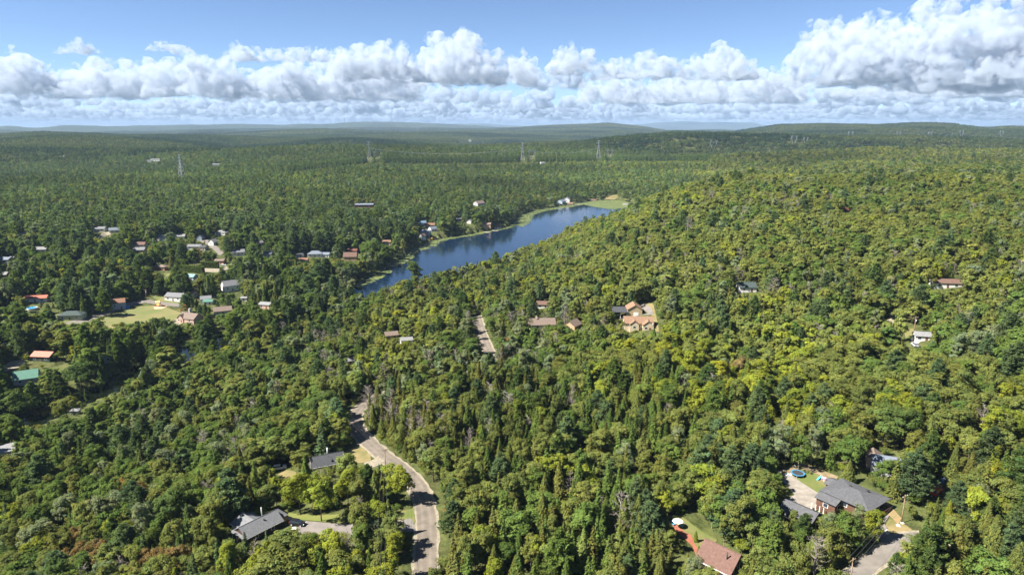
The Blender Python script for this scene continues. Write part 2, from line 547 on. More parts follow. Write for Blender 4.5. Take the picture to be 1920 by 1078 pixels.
def smooth_line(P, n=6):
    P = np.array(P); out = []
    Q = np.vstack([2 * P[0] - P[1], P, 2 * P[-1] - P[-2]])
    for i in range(1, len(Q) - 2):
        for t in np.linspace(0, 1, n, endpoint=False):
            a, b, c, d = Q[i - 1], Q[i], Q[i + 1], Q[i + 2]
            out.append(0.5 * ((2 * b) + (-a + c) * t + (2 * a - 5 * b + 4 * c - d) * t * t + (-a + 3 * b - 3 * c + d) * t ** 3))
    out.append(Q[-2])
    return np.array(out)

def ribbon(px_pts, width, name, m, label, lift=0.12, wob=0.05):
    L = smooth_line(px_poly(px_pts))
    t = np.gradient(L, axis=0); t /= np.linalg.norm(t, axis=1, keepdims=True)
    nrm = np.stack([t[:, 1], -t[:, 0]], 1)
    w1 = width / 2 + wob * rng.normal(size=len(L)); w2 = width / 2 + wob * rng.normal(size=len(L))
    poly = np.vstack([L + nrm * w1[:, None], (L - nrm * w2[:, None])[::-1]])
    rows = 9
    k = np.linspace(-1, 1, rows)
    v, f = [], []
    for i in range(len(L)):
        for q in k:
            p = L[i] + nrm[i] * (q * (w1[i] if q > 0 else w2[i]))
            v.append((p[0], p[1], float(height(p[0], p[1])) + lift + 0.05 * (1 - q * q)))
    for i in range(len(L) - 1):
        for j in range(rows - 1):
            a = i * rows + j
            f.append((a, a + 1, a + rows + 1, a + rows))
    me = bpy.data.meshes.new(name); me.from_pydata(v, [], f); me.materials.append(m); me.update()
    at_ = me.attributes.new('across', 'FLOAT', 'POINT'); at_.data.foreach_set('value', np.tile(k, len(L)).astype(np.float32))
    if me.polygons[0].normal.z < 0: me.flip_normals()
    clear_ground(poly)
    return tag(link(name, me), label, kind="structure"), L

def track_wear(m):
    """lighter wheel tracks and a darker oily middle along a road's length"""
    n, l = m.node_tree.nodes, m.node_tree.links
    b = next(q for q in n if q.type == 'BSDF_PRINCIPLED')
    src = b.inputs["Base Color"].links[0].from_socket
    at = n.new("ShaderNodeAttribute"); at.attribute_name = "across"
    ab = n.new("ShaderNodeMath"); ab.operation = 'ABSOLUTE'; l.new(at.outputs["Fac"], ab.inputs[0])
    cv = n.new("ShaderNodeValToRGB"); l.new(ab.outputs[0], cv.inputs[0])
    e = cv.color_ramp.elements
    e[0].position, e[0].color = 0.0, (0.86, 0.86, 0.86, 1)
    e[1].position, e[1].color = 1.0, (1.12, 1.08, 1.0, 1)
    for p, c in ((0.22, 0.92), (0.42, 1.1), (0.60, 0.95), (0.82, 0.9)):
        q = e.new(p); q.color = (c, c, c, 1)
    mx = n.new("ShaderNodeMix"); mx.data_type = 'RGBA'; mx.blend_type = 'MULTIPLY'; mx.inputs["Factor"].default_value = 1.0
    l.new(src, mx.inputs["A"]); l.new(cv.outputs[0], mx.inputs["B"]); l.new(mx.outputs["Result"], b.inputs["Base Color"])
    return m
M_ASPH = mat("worn_asphalt", (0.165, 0.145, 0.125), 0.9, (0.125, 0.11, 0.097), 0.5, 0.3, 6)
M_GRAV = mat("gravel_shoulder", (0.25, 0.215, 0.165), 0.95, (0.17, 0.15, 0.105), 0.9, 0.4, 6)
M_DIRT = mat("bare_earth", (0.22, 0.165, 0.105), 0.95, (0.13, 0.105, 0.05), 0.5, 0.4, 4)
M_LAWN = mat("mown_grass", (0.088, 0.110, 0.026), 0.95, (0.14, 0.125, 0.05), 0.18, 0.6, 3, fac=(0.4, 0.62))
M_DRY = mat("dry_grass", (0.195, 0.15, 0.07), 0.95, (0.115, 0.108, 0.036), 0.25, 0.6, 3)
M_DRIVE = mat("drive_asphalt", (0.135, 0.122, 0.115), 0.9, (0.175, 0.155, 0.14), 0.35, 0.3, 6)
M_RED = mat("red_paving", (0.26, 0.092, 0.056), 0.8, (0.2, 0.07, 0.045), 0.7)
M_CRACK = mat("tar_seam", (0.05, 0.047, 0.045), 0.8, (0.08, 0.075, 0.07), 1.0)

ROAD_A = [(800, 1150), (799, 1090), (798, 1045), (800, 1000), (797, 955), (783, 912), (752, 879), (714, 850), (684, 822), (667, 797), (668, 775), (690, 752), (745, 728), (830, 706), (925, 688), (914, 655), (903, 627), (896, 602), (893, 592)]
ribbon(ROAD_A, 7.2, "road_shoulder", M_GRAV, "pale gravel shoulders of the winding main road", 0.06, 0.22)
road, LA = ribbon(ROAD_A, 5.5, "road", track_wear(mat("road_asphalt", (0.160, 0.134, 0.108), 0.9, (0.118, 0.100, 0.082), 0.35, 0.3, 6)), "worn grey road winding down between the trees", 0.13)
keep_px([(770, 1078), (776, 1000), (770, 945), (768, 905), (735, 880), (700, 856), (672, 826), (660, 795), (664, 772), (678, 768), (682, 800), (700, 822), (735, 850), (776, 880), (805, 905), (820, 950), (822, 1000), (814, 1078)], 1e6)
keep_px([(896, 590), (902, 592), (908, 625), (928, 655), (916, 660), (906, 650), (898, 625)], 1e6)
ROAD_B = [(1540, 1140), (1596, 1084), (1640, 1050), (1678, 1022), (1712, 1008), (1790, 1010)]
ribbon(ROAD_B, 6.4, "lane_shoulder", M_GRAV, "pale gravel edges of the lane by the brick house", 0.06, 0.22)
laneb, LB = ribbon(ROAD_B, 4.8, "lane", mat("pale_lane", (0.165, 0.147, 0.13), 0.9, (0.125, 0.112, 0.1), 0.4, 0.3, 6), "faded asphalt lane leaving the frame beside the brick house", 0.13)
drape("driveway", px_poly([(1632, 960), (1655, 960), (1668, 966), (1658, 982), (1668, 1000), (1700, 1012), (1690, 1026), (1660, 1026), (1640, 1000), (1634, 985)]), M_DRIVE, "smooth grey asphalt drive climbing to the brick house", 0.19)
keep_px([(1640, 958), (1660, 958), (1668, 968), (1658, 984), (1680, 1000), (1712, 1010), (1690, 1030), (1648, 1064), (1634, 1078), (1590, 1078), (1620, 1050), (1648, 1022), (1636, 995), (1632, 972)], 1e6)
clear_ground(px_poly([(1560, 1100), (1610, 1052), (1640, 1020), (1660, 1015), (1640, 1060), (1600, 1100)]))
drape("gravel_yard", px_poly([(1456, 892), (1476, 884), (1502, 904), (1534, 924), (1545, 948), (1520, 965), (1478, 950), (1474, 935), (1490, 928), (1474, 908)]), mat("yard_gravel", (0.24, 0.215, 0.185), 0.95, (0.165, 0.145, 0.125), 0.4, 0.3, 5), "pale grey gravel yard beside the brick house", 0.11)
drape("lawn", px_poly([(1476, 888), (1500, 876), (1530, 884), (1566, 900), (1560, 915), (1536, 926), (1502, 905)]), M_LAWN, "patchy lawn with the trampoline", 0.07)
drape("earth_bank", px_poly([(1455, 886), (1475, 876), (1500, 866), (1530, 876), (1572, 894), (1566, 903), (1535, 890), (1502, 878), (1478, 889)]), M_DIRT, "bare brown earth edge behind the trampoline", 0.14)
keep_px([(1454, 892), (1470, 880), (1500, 872), (1540, 886), (1566, 902), (1548, 925), (1545, 945), (1500, 955), (1478, 938), (1488, 925), (1468, 905)], 1e6)
drape("earth_bank", px_poly([(1646, 935), (1660, 938), (1690, 972), (1685, 985), (1668, 968), (1652, 955)]), mat("orange_earth", (0.24, 0.15, 0.08), 0.95, (0.17, 0.14, 0.06), 0.5), "orange-brown earth strip along the brick house", 0.22)
drape("earth_bank", px_poly([(1668, 972), (1700, 985), (1722, 1003), (1706, 1012), (1672, 1000), (1660, 984)]), M_DRY, "weedy verge between the lane and the brick house drive", 0.05)
drape("earth_patch", px_poly([(1742, 910), (1752, 902), (1766, 905), (1768, 915), (1758, 925), (1742, 922)]), mat("clay_patch", (0.25, 0.165, 0.1), 0.95, (0.19, 0.13, 0.075), 0.6), "orange clay patch beside the parked red car", 0.12)
keep_px([(1742, 910), (1752, 902), (1766, 905), (1770, 925), (1745, 927)], 1e6)
# left foreground plot
drape("driveway", px_poly([(545, 984), (562, 976), (600, 979), (645, 983), (700, 982), (772, 972), (780, 996), (700, 1004), (640, 1004), (590, 1004), (562, 1000)]), M_DRIVE, "grey drive with the parked black car", 0.12)
keep_px([(545, 982), (565, 974), (640, 980), (642, 1000), (590, 1002), (560, 998)], 1e6)
drape("lawn", px_poly([(525, 958), (545, 962), (600, 966), (648, 963), (646, 980), (600, 977), (562, 974), (535, 985)]), mat("bright_lawn", (0.11, 0.13, 0.028), 0.95, (0.15, 0.14, 0.045), 0.2, .6, 3), "sunlit yellow-green lawn strip beside the drive", 0.07)
keep_px([(527, 957), (548, 962), (640, 966), (642, 978), (560, 974), (535, 985)], 1e6)
drape("lawn", px_poly([(738, 962), (786, 950), (790, 972), (770, 985), (742, 984)]), M_LAWN, "small grass verge at the roadside bend", 0.07)
keep_px([(742, 962), (782, 952), (784, 972), (764, 980), (745, 980)], 1e6)
drape("dry_lawn", px_poly([(648, 846), (672, 834), (694, 850), (696, 866), (672, 868), (655, 862)]), M_DRY, "dry straw-coloured lawn beside the road bend", 0.07)
drape("driveway", px_poly([(682, 868), (700, 862), (716, 848), (730, 858), (712, 872), (690, 880)]), M_GRAV, "pale gravel apron joining the road at the bend", 0.16)
keep_px([(650, 845), (674, 834), (696, 852), (715, 850), (722, 860), (700, 874), (682, 872), (660, 862)], 1e6)
drape("dry_lawn", px_poly([(520, 890), (538, 880), (556, 885), (548, 905), (525, 905)]), M_DRY, "small dry grass clearing under the tall trees", 0.07)
keep_px([(526, 890), (546, 884), (548, 900), (530, 902)], 1e6)
drape("lawn", px_poly([(350, 1006), (372, 998), (376, 1012), (352, 1018)]), M_LAWN, "scrap of bright lawn below the grey-roofed house", 0.07)
# red cottage plot
drape("dry_lawn", px_poly([(1262, 970), (1276, 966), (1300, 984), (1322, 1000), (1345, 1012), (1330, 1030), (1308, 1030), (1290, 1010), (1270, 990)]), M_LAWN, "narrow worn lawn leading to the red-roofed cottage", 0.06)
drape("path", px_poly([(1256, 978), (1266, 980), (1284, 998), (1296, 1002), (1302, 1020), (1312, 1032), (1318, 1040), (1306, 1044), (1298, 1024), (1284, 1010), (1266, 994)]), M_RED, "brick-red path running to the red-roofed cottage", 0.12)
drape("path", px_poly([(1345, 1085), (1385, 1072), (1392, 1085), (1350, 1100)]), M_RED, "brick-red paving at the cottage front door", 0.14)
keep_px([(1258, 972), (1276, 968), (1302, 985), (1325, 1000), (1310, 1030), (1300, 1038), (1290, 1006), (1270, 990)], 1e6)
# middle plots
drape("driveway", px_poly([(1160, 596), (1190, 592), (1225, 590), (1222, 578), (1205, 568), (1200, 575), (1215, 588), (1160, 600)]), M_DRIVE, "grey drive between the beige house and its garage", 0.12)
drape("dry_lawn", px_poly([(1204, 566), (1225, 570), (1232, 600), (1236, 622), (1224, 622), (1222, 592), (1216, 578)]), M_DRY, "worn grass along the beige house", 0.06)
keep_px([(1158, 590), (1204, 566), (1226, 572), (1232, 600), (1234, 618), (1222, 618)], 1e6)
drape("lawn", px_poly([(1694, 618), (1712, 616), (1722, 630), (1712, 640), (1698, 634)]), M_LAWN, "green lawn around the wooden utility pole", 0.06)
drape("driveway", px_poly([(1706, 636), (1722, 632), (1726, 642), (1714, 648)]), M_GRAV, "pale gravel beside the small white shed", 0.12)
drape("gravel_track", px_poly([(1660, 608), (1672, 584), (1684, 578), (1678, 600), (1672, 612)]), M_GRAV, "pale gravel track among the trees", 0.12)
keep_px([(1694, 618), (1720, 618), (1726, 640), (1710, 646)], 1e6)
keep_px([(1664, 606), (1672, 586), (1680, 582), (1674, 604)], 1e6)
# valley: park, lawns and streets
drape("playing_field", px_poly([(168, 605), (215, 588), (262, 575), (300, 572), (345, 588), (372, 590), (335, 610), (290, 612), (240, 625), (190, 630), (166, 618)]), mat("park_grass", (0.105, 0.122, 0.036), 0.95, (0.165, 0.142, 0.06), 0.06, .5, 2), "open grassy park field by the river trees", 0.08, 3.0)
keep_px([(178, 603), (215, 590), (262, 578), (300, 577), (312, 584), (296, 592), (268, 600), (240, 606), (190, 608)], 1e6)
keep_px([(316, 590), (345, 588), (330, 600), (318, 602)], 1e6)
drape("street", px_poly([(118, 606), (142, 600), (180, 590), (228, 570), (275, 561), (302, 566), (340, 570), (340, 576), (300, 572), (272, 568), (232, 577), (184, 597), (140, 612)]), M_ASPH, "grey village street along the park", 0.14, 3.0)
keep_px([(120, 605), (150, 598), (185, 588), (230, 570), (275, 560), (340, 571), (300, 575), (230, 580), (140, 610)], 1e6)
drape("lawn", px_poly([(98, 590), (118, 588), (152, 592), (154, 600), (122, 606), (102, 602)]), M_LAWN, "lawn around the dark green-roofed house", 0.06, 3.0)
keep_px([(102, 590), (118, 588), (150, 594), (150, 600), (122, 604)], 1e6)
drape("lawn", px_poly([(285, 556), (318, 556), (340, 562), (332, 570), (300, 566)]), M_LAWN, "grass in front of the white house by the park", 0.06, 3.0)
drape("parking_bay", px_poly([(325, 600), (350, 592), (352, 600), (336, 610), (324, 612)]), M_GRAV, "pale gravel lay-by below the play area", 0.14, 3.0)
keep_px([(325, 604), (350, 594), (350, 602), (330, 610)], 1e6)
drape("street", px_poly([(386, 448), (400, 458), (412, 466), (420, 474), (412, 480), (402, 470), (390, 460), (374, 452)]), M_ASPH, "village street slanting past the white gable house", 0.14, 4.0)
keep_px([(380, 450), (394, 452), (412, 464), (421, 476), (412, 480), (398, 466)], 1e6)
drape("street", px_poly([(380, 503), (412, 504), (432, 496), (452, 486), (455, 492), (430, 504), (410, 511), (380, 510)]), M_GRAV, "sandy village street below the clipped hedge", 0.14, 4.0)
keep_px([(380, 503), (412, 504), (432, 498), (432, 504), (410, 510), (380, 509)], 1e6)
drape("street", px_poly([(176, 454), (184, 446), (190, 438), (206, 434), (208, 440), (194, 444), (186, 454)]), M_GRAV, "sandy drive below the hillside white house", 0.14, 4.0)
keep_px([(178, 453), (186, 444), (206, 434), (208, 441), (192, 446), (184, 454)], 1e6)
drape("lawn", px_poly([(194, 446), (207, 441), (208, 450), (196, 452)]), M_LAWN, "small lawn on the hillside drive", 0.08, 4.0)
drape("lawn", px_poly([(300, 515), (318, 512), (322, 522), (304, 524)]), M_LAWN, "bright lawn between the village trees", 0.08, 3.0)
keep_px([(303, 514), (318, 512), (321, 521), (306, 524)], 1e6)
drape("lawn", px_poly([(85, 694), (128, 680), (140, 684), (128, 694), (100, 704)]), M_LAWN, "sunny riverbank lawn below the orange-red roof", 0.07, 2.5)
keep_px([(96, 694), (126, 683), (138, 685), (122, 696), (100, 702)], 1e6)
drape("driveway", px_poly([(0, 690), (20, 678), (44, 674), (48, 684), (20, 694), (0, 702)]), M_GRAV, "shaded gravel drive at the left edge", 0.13, 2.5)
keep_px([(2, 690), (22, 679), (44, 675), (46, 683), (20, 692)], 1e6)
drape("lawn", px_poly([(-20, 588), (8, 580), (14, 586), (0, 594), (-20, 598)]), M_LAWN, "bright green lawn at the left edge of the valley", 0.08, 3.0)
keep_px([(0, 582), (10, 580), (12, 586), (0, 592)], 1e6)
drape("causeway", px_poly([(612, 552), (640, 549), (668, 549), (669, 553), (640, 554), (612, 557)]), M_GRAV, "pale causeway road at the near end of the lake", 0.6, 3.0)
keep_px([(614, 551), (668, 549), (669, 554), (614, 556)], 1e6)
drape("lawn", px_poly([(662, 456), (676, 452), (690, 456), (680, 464), (668, 464)]), M_LAWN, "grass patch above the lake by the brown-roofed house", 0.08, 4.0)
drape("beach", px_poly([(800, 450), (812, 446), (832, 449), (826, 453), (806, 454)]), mat("beach_sand", (0.4, 0.27, 0.13), 0.95, (0.3, 0.24, 0.1), 0.3), "small sandy beach on the lake shore", 0.25, 3.0)
drape("marsh", px_poly([(1132, 374), (1140, 367), (1156, 366), (1160, 371), (1150, 375)]), M_DRY, "yellow reed marsh at the far end of the lake", 0.3, 5.0)
keep_px([(1132, 374), (1142, 367), (1156, 366), (1156, 373)], 1e6)


# ------------------------------------------------------------------ buildings
def shingle(name, c, rough=0.85):
    return mat(name, c, rough, tuple(v * 0.72 for v in c), 1.6, 0.35, 9, stretch=(1, 1, 1), detail=6)
def metal(name, c):
    return mat(name, c, 0.45, tuple(v * 0.85 for v in c), 0.5, spec=0.5)
def siding(name, c):
    return mat(name, c, 0.75, tuple(v * 0.86 for v in c), 0.7, 0.15, 5, stretch=(0.4, 0.4, 5))
ROOF = {"char": shingle("slate_charcoal_shingle", (0.088, 0.089, 0.097)), "grey": shingle("grey_shingle", (0.155, 0.158, 0.168)), "pale": shingle("pale_shingle", (0.205, 0.205, 0.211)), "dark": shingle("charcoal_shingle", (0.053, 0.055, 0.061)),
        "blue": shingle("bluegrey_shingle", (0.149, 0.174, 0.217)), "brown": shingle("brown_shingle", (0.130, 0.077, 0.059)), "tan": shingle("tan_shingle", (0.223, 0.136, 0.087)), "taupe": shingle("taupe_shingle", (0.167, 0.124, 0.102)),
        "red": shingle("red_shingle", (0.135, 0.076, 0.060)), "orange": metal("orange_metal_roof", (0.36, 0.105, 0.06)), "green": metal("green_metal_roof", (0.06, 0.16, 0.115)), "teal": metal("teal_metal_roof", (0.13, 0.23, 0.235)),
        "bottle": shingle("bottle_green_shingle", (0.046, 0.065, 0.062)), "bright": metal("bright_blue_roof", (0.12, 0.19, 0.28)), "clay": shingle("clay_shingle", (0.20, 0.105, 0.065)), "maroon": shingle("maroon_shingle", (0.146, 0.053, 0.038))}
WALL = {"white": siding("white_siding", (0.663, 0.654, 0.637)), "cream": siding("cream_siding", (0.561, 0.468, 0.323)), "brick": mat("brown_brick", (0.125, 0.064, 0.042), 0.9, (0.09, 0.046, 0.03), 3, 0.3, 8),
        "redbrick": mat("red_brick", (0.37, 0.16, 0.10), 0.9, (0.28, 0.12, 0.08), 3, 0.3, 8), "beige": siding("beige_stone", (0.442, 0.340, 0.204)), "bluegrey": siding("bluegrey_siding", (0.289, 0.348, 0.425)), "green": siding("pale_green_siding", (0.357, 0.408, 0.289)),
        "dkgreen": siding("dark_green_siding", (0.034, 0.060, 0.051)), "grey": siding("grey_siding", (0.357, 0.357, 0.357)), "tan": siding("tan_siding", (0.399, 0.281, 0.170)), "pink": siding("pinkish_siding", (0.468, 0.323, 0.264)), "stained": siding("dark_stained_wood", (0.060, 0.034, 0.025))}
M_GLASS = mat("window_glass", (0.03, 0.04, 0.055), 0.12, spec=0.6)
M_TRIM = mat("white_trim", (0.78, 0.77, 0.74), 0.6)
M_DOOR = mat("door_paint", (0.16, 0.07, 0.05), 0.6)
M_DARKM = mat("dark_metal", (0.04, 0.04, 0.042), 0.6)
M_STEEL = mat("galvanised_steel", (0.55, 0.56, 0.57), 0.5, metal=0.0, spec=0.5)
M_WOOD = mat("weathered_wood", (0.29, 0.20, 0.12), 0.9, (0.2, 0.14, 0.09), 3, stretch=(1, 1, .3))
M_CONC = mat("foundation_concrete", (0.35, 0.34, 0.32), 0.9, (0.28, 0.27, 0.25), 1.5)

def hull(P):
    P = sorted(map(tuple, P))
    def half(Q):
        h = []
        for p in Q:
            while len(h) > 1 and (h[-1][0] - h[-2][0]) * (p[1] - h[-2][1]) - (h[-1][1] - h[-2][1]) * (p[0] - h[-2][0]) <= 0: h.pop()
            h.append(p)
        return h
    a, b = half(P), half(P[::-1])
    return a[:-1] + b[:-1]

def win(par, x, y, z, w, h, face, frame=True, m=None, name="window"):
    """window on a wall: face is the wall's outward axis"""
    def bx(mb, d0, d1, g):
        a, b = w / 2 + g, h / 2 + g
        if face[0] == 'x':
            s = 1 if face[1] == '+' else -1
            return mb.box(min(x + s * d0, x + s * d1), max(x + s * d0, x + s * d1), y - a, y + a, z - b, z + b)
        s = 1 if face[1] == '+' else -1
        return mb.box(x - a, x + a, min(y + s * d0, y + s * d1), max(y + s * d0, y + s * d1), z - b, z + b)
    o = bx(MB(), -0.02, 0.05, 0).build(name, m or M_GLASS, par)
    if frame:
        bx(MB(), -0.03, 0.03, 0.12).build("frame", M_TRIM, o)
    return o

def block(par, kind, cx, cy, L, Wd, hw, rise, wall, roof, oh=0.45, z0=0.0, ax='x', base=-2.5, wins=2, door=False, wh=1.1, wz=None, ends=True, fascia=False):
    """one wing of a house: walls, roof, windows; ridge along local x or y"""
    hx, hy = L / 2, Wd / 2
    def tr(p):
        x, y, z = p
        if ax == 'y': x, y = -y, x
        return (x + cx, y + cy, z + z0)
    T = lambda v: [tr(p) for p in v]
    w = MB()
    if kind == 'gable':
        w.add(T([(-hx, -hy, base), (hx, -hy, base), (hx, hy, base), (-hx, hy, base), (-hx, -hy, hw), (hx, -hy, hw), (hx, hy, hw), (-hx, hy, hw), (-hx, 0, hw + rise), (hx, 0, hw + rise)]),
              [(0, 1, 5, 4), (2, 3, 7, 6), (1, 2, 6, 9, 5), (3, 0, 4, 8, 7), (4, 5, 9, 8), (6, 7, 8, 9), (0, 3, 2, 1)])
        k = rise / hy
        z1 = hw - oh * k + 0.10; zr = hw + rise + 0.10; X = hx + oh * 0.7; Y = hy + oh
        r = MB()
        r.slab(T([(-X, -Y, z1), (X, -Y, z1), (X, 0, zr), (-X, 0, zr)]), 0.16)
        r.slab(T([(X, Y, z1), (-X, Y, z1), (-X, 0, zr), (X, 0, zr)]), 0.16)
        if fascia:
            for sg in (-1, 1):
                fb = MB().add(T([(-X, sg * (Y + .01), z1 - .26), (X, sg * (Y + .01), z1 - .26), (X, sg * (Y + .07), z1 - .26), (-X, sg * (Y + .07), z1 - .26), (-X, sg * (Y + .01), z1 - .05), (X, sg * (Y + .01), z1 - .05), (X, sg * (Y + .07), z1 - .05), (-X, sg * (Y + .07), z1 - .05)]), [(0, 3, 2, 1), (4, 5, 6, 7), (0, 1, 5, 4), (1, 2, 6, 5), (2, 3, 7, 6), (3, 0, 4, 7)])
                fb.build('gutter', M_TRIM, par)
            rc = MB().tube(tr((-X, 0, zr + .02)), tr((X, 0, zr + .02)), .11, n=6); rc.build('ridge_cap', ROOF[roof], par)
    elif kind == 'hip':
        w.box(0, 0, 0, 0, 0, 0); w.v, w.f = [], []
        w.add(T([(-hx, -hy, base), (hx, -hy, base), (hx, hy, base), (-hx, hy, base), (-hx, -hy, hw), (hx, -hy, hw), (hx, hy, hw), (-hx, hy, hw)]), [(0, 1, 5, 4), (1, 2, 6, 5), (2, 3, 7, 6), (3, 0, 4, 7), (4, 5, 6, 7), (0, 3, 2, 1)])
        X, Y = hx + oh, hy + oh; rx = max(0.2, hx - hy); k = rise / hy
        z1 = hw - oh * k * 0.6 + 0.08; zr = hw + rise + 0.08
        r = MB()
        A, B, C, D = (-X, -Y, z1), (X, -Y, z1), (X, Y, z1), (-X, Y, z1); E, F = (-rx, 0, zr), (rx, 0, zr)
        for q in ([A, B, F, E], [C, D, E, F], [B, C, F], [D, A, E]):
            r.slab(T(q), 0.14)
    else:   # single pitch, high on +y
        w.add(T([(-hx, -hy, base), (hx, -hy, base), (hx, hy, base), (-hx, hy, base), (-hx, -hy, hw), (hx, -hy, hw), (hx, hy, hw + rise), (-hx, hy, hw + rise)]), [(0, 1, 5, 4), (1, 2, 6, 5), (2, 3, 7, 6), (3, 0, 4, 7), (4, 5, 6, 7), (0, 3, 2, 1)])
        k = rise / Wd; X, Y = hx + oh, hy + oh
        r = MB().slab(T([(-X, -Y, hw - oh * k + .1), (X, -Y, hw - oh * k + .1), (X, Y, hw + rise + oh * k + .1), (-X, Y, hw + rise + oh * k + .1)]), 0.16)
    wo_ = w.build("wall", WALL[wall], par)
    ro = r.build("roof", ROOF[roof], par)
    wz = wz if wz is not None else hw * 0.55
    if ax == 'x':
        for s in ('+', '-'):
            yy_ = cy + (hy if s == '+' else -hy)
            n_ = wins
            for i in range(n_):
                x = cx + (i - (n_ - 1) / 2) * L / max(n_, 1) * 0.9
                if door and s == '-' and i == n_ // 2:
                    win(par, x, yy_, z0 + 1.0, 1.0, 2.0, 'y' + s, False, M_DOOR, "door")
                else:
                    win(par, x, yy_, z0 + wz, 1.3, wh, 'y' + s)
            if ends:
                win(par, cx + (hx if s == '+' else -hx), cy, z0 + wz, 1.3, wh, 'x' + s)
    else:
        for s in ('+', '-'):
            xx_ = cx + (hy if s == '+' else -hy)
            for i in range(wins):
                win(par, xx_, cy + (i - (wins - 1) / 2) * L / max(wins, 1) * 0.9, z0 + wz, 1.3, wh, 'x' + s)
            if ends:
                if door and s == '-':
                    win(par, cx + 0.9, cy - hx, z0 + 1.0, 1.0, 2.0, 'y-', False, M_DOOR, "door")
                    win(par, cx - 1.2, cy - hx, z0 + wz, 1.3, wh, 'y-')
                else:
                    win(par, cx, cy + (hx if s == '+' else -hx), z0 + wz, 1.3, wh, 'y' + s)
    return wo_, ro

def finish_house(o, boxes, vis=1.0, pad=1.0):
    """keep the house in sight and its footprint free; boxes: local x0,x1,y0,y1,z0,z1"""
    c, s = math.cos(o.rotation_euler.z), math.sin(o.rotation_euler.z)
    pts = []
    for x0, x1, y0, y1, z0, z1 in boxes:
        foot = [(o.location.x + c * x - s * y, o.location.y + s * x + c * y) for x, y in ((x0 - pad, y0 - pad), (x1 + pad, y0 - pad), (x1 + pad, y1 + pad), (x0 - pad, y1 + pad))]
        clear_ground(foot)
        zm = z1 + (z0 - z1) * max(vis, .7)
        for x in (x0, x1):
            for y in (y0, y1):
                X, Y = o.location.x + c * x - s * y, o.location.y + s * x + c * y
                for z in (zm, z1):
                    a, b, d = project((X, Y, o.location.z + z)); pts.append((float(a), float(b)))
    h_ = np.array(hull(pts)); m_ = h_.mean(0)
    zc_h = float(project(tuple(o.location))[2])
    keep_px(m_ + (h_ - m_) * (1.22 if o.location.x < -40 and o.location.y > 300 else 1.0), zc_h - 34)

def rad(d): return math.radians(d)

def simple_house(spec):
    name, cat, label, px, py, L, Wd, hw, rise, yaw, roof, wall, kind, vis = spec
    if px < 720 and py > 400:
        L, Wd, rise = L * 0.76, Wd * 0.8, rise * 0.85
    if 780 < px < 945 and 405 < py < 445:
        L, Wd, vis = L * 0.68, Wd * 0.75, vis * .8
    if px == 1585:
        L, Wd, hw = 5, 4, 2.2
    if py < 310:
        L, Wd, hw, rise = L * 0.42, Wd * 0.6, hw * 0.7, rise * 0.6
    x, y, z = hit(px, py, hw + rise * 0.4)
    o = thing(name, (x, y, z), rad(yaw), label, cat)
    small = L < 6
    block(o, kind, 0, 0, L, Wd, hw, rise, wall, roof, wins=1 if small else (2 if L < 11 else 3), door=True, ends=not small, wh=0.8 if small else 1.1)
    finish_house(o, [(-L / 2, L / 2, -Wd / 2, Wd / 2, 0, hw + rise)], vis)
    return o

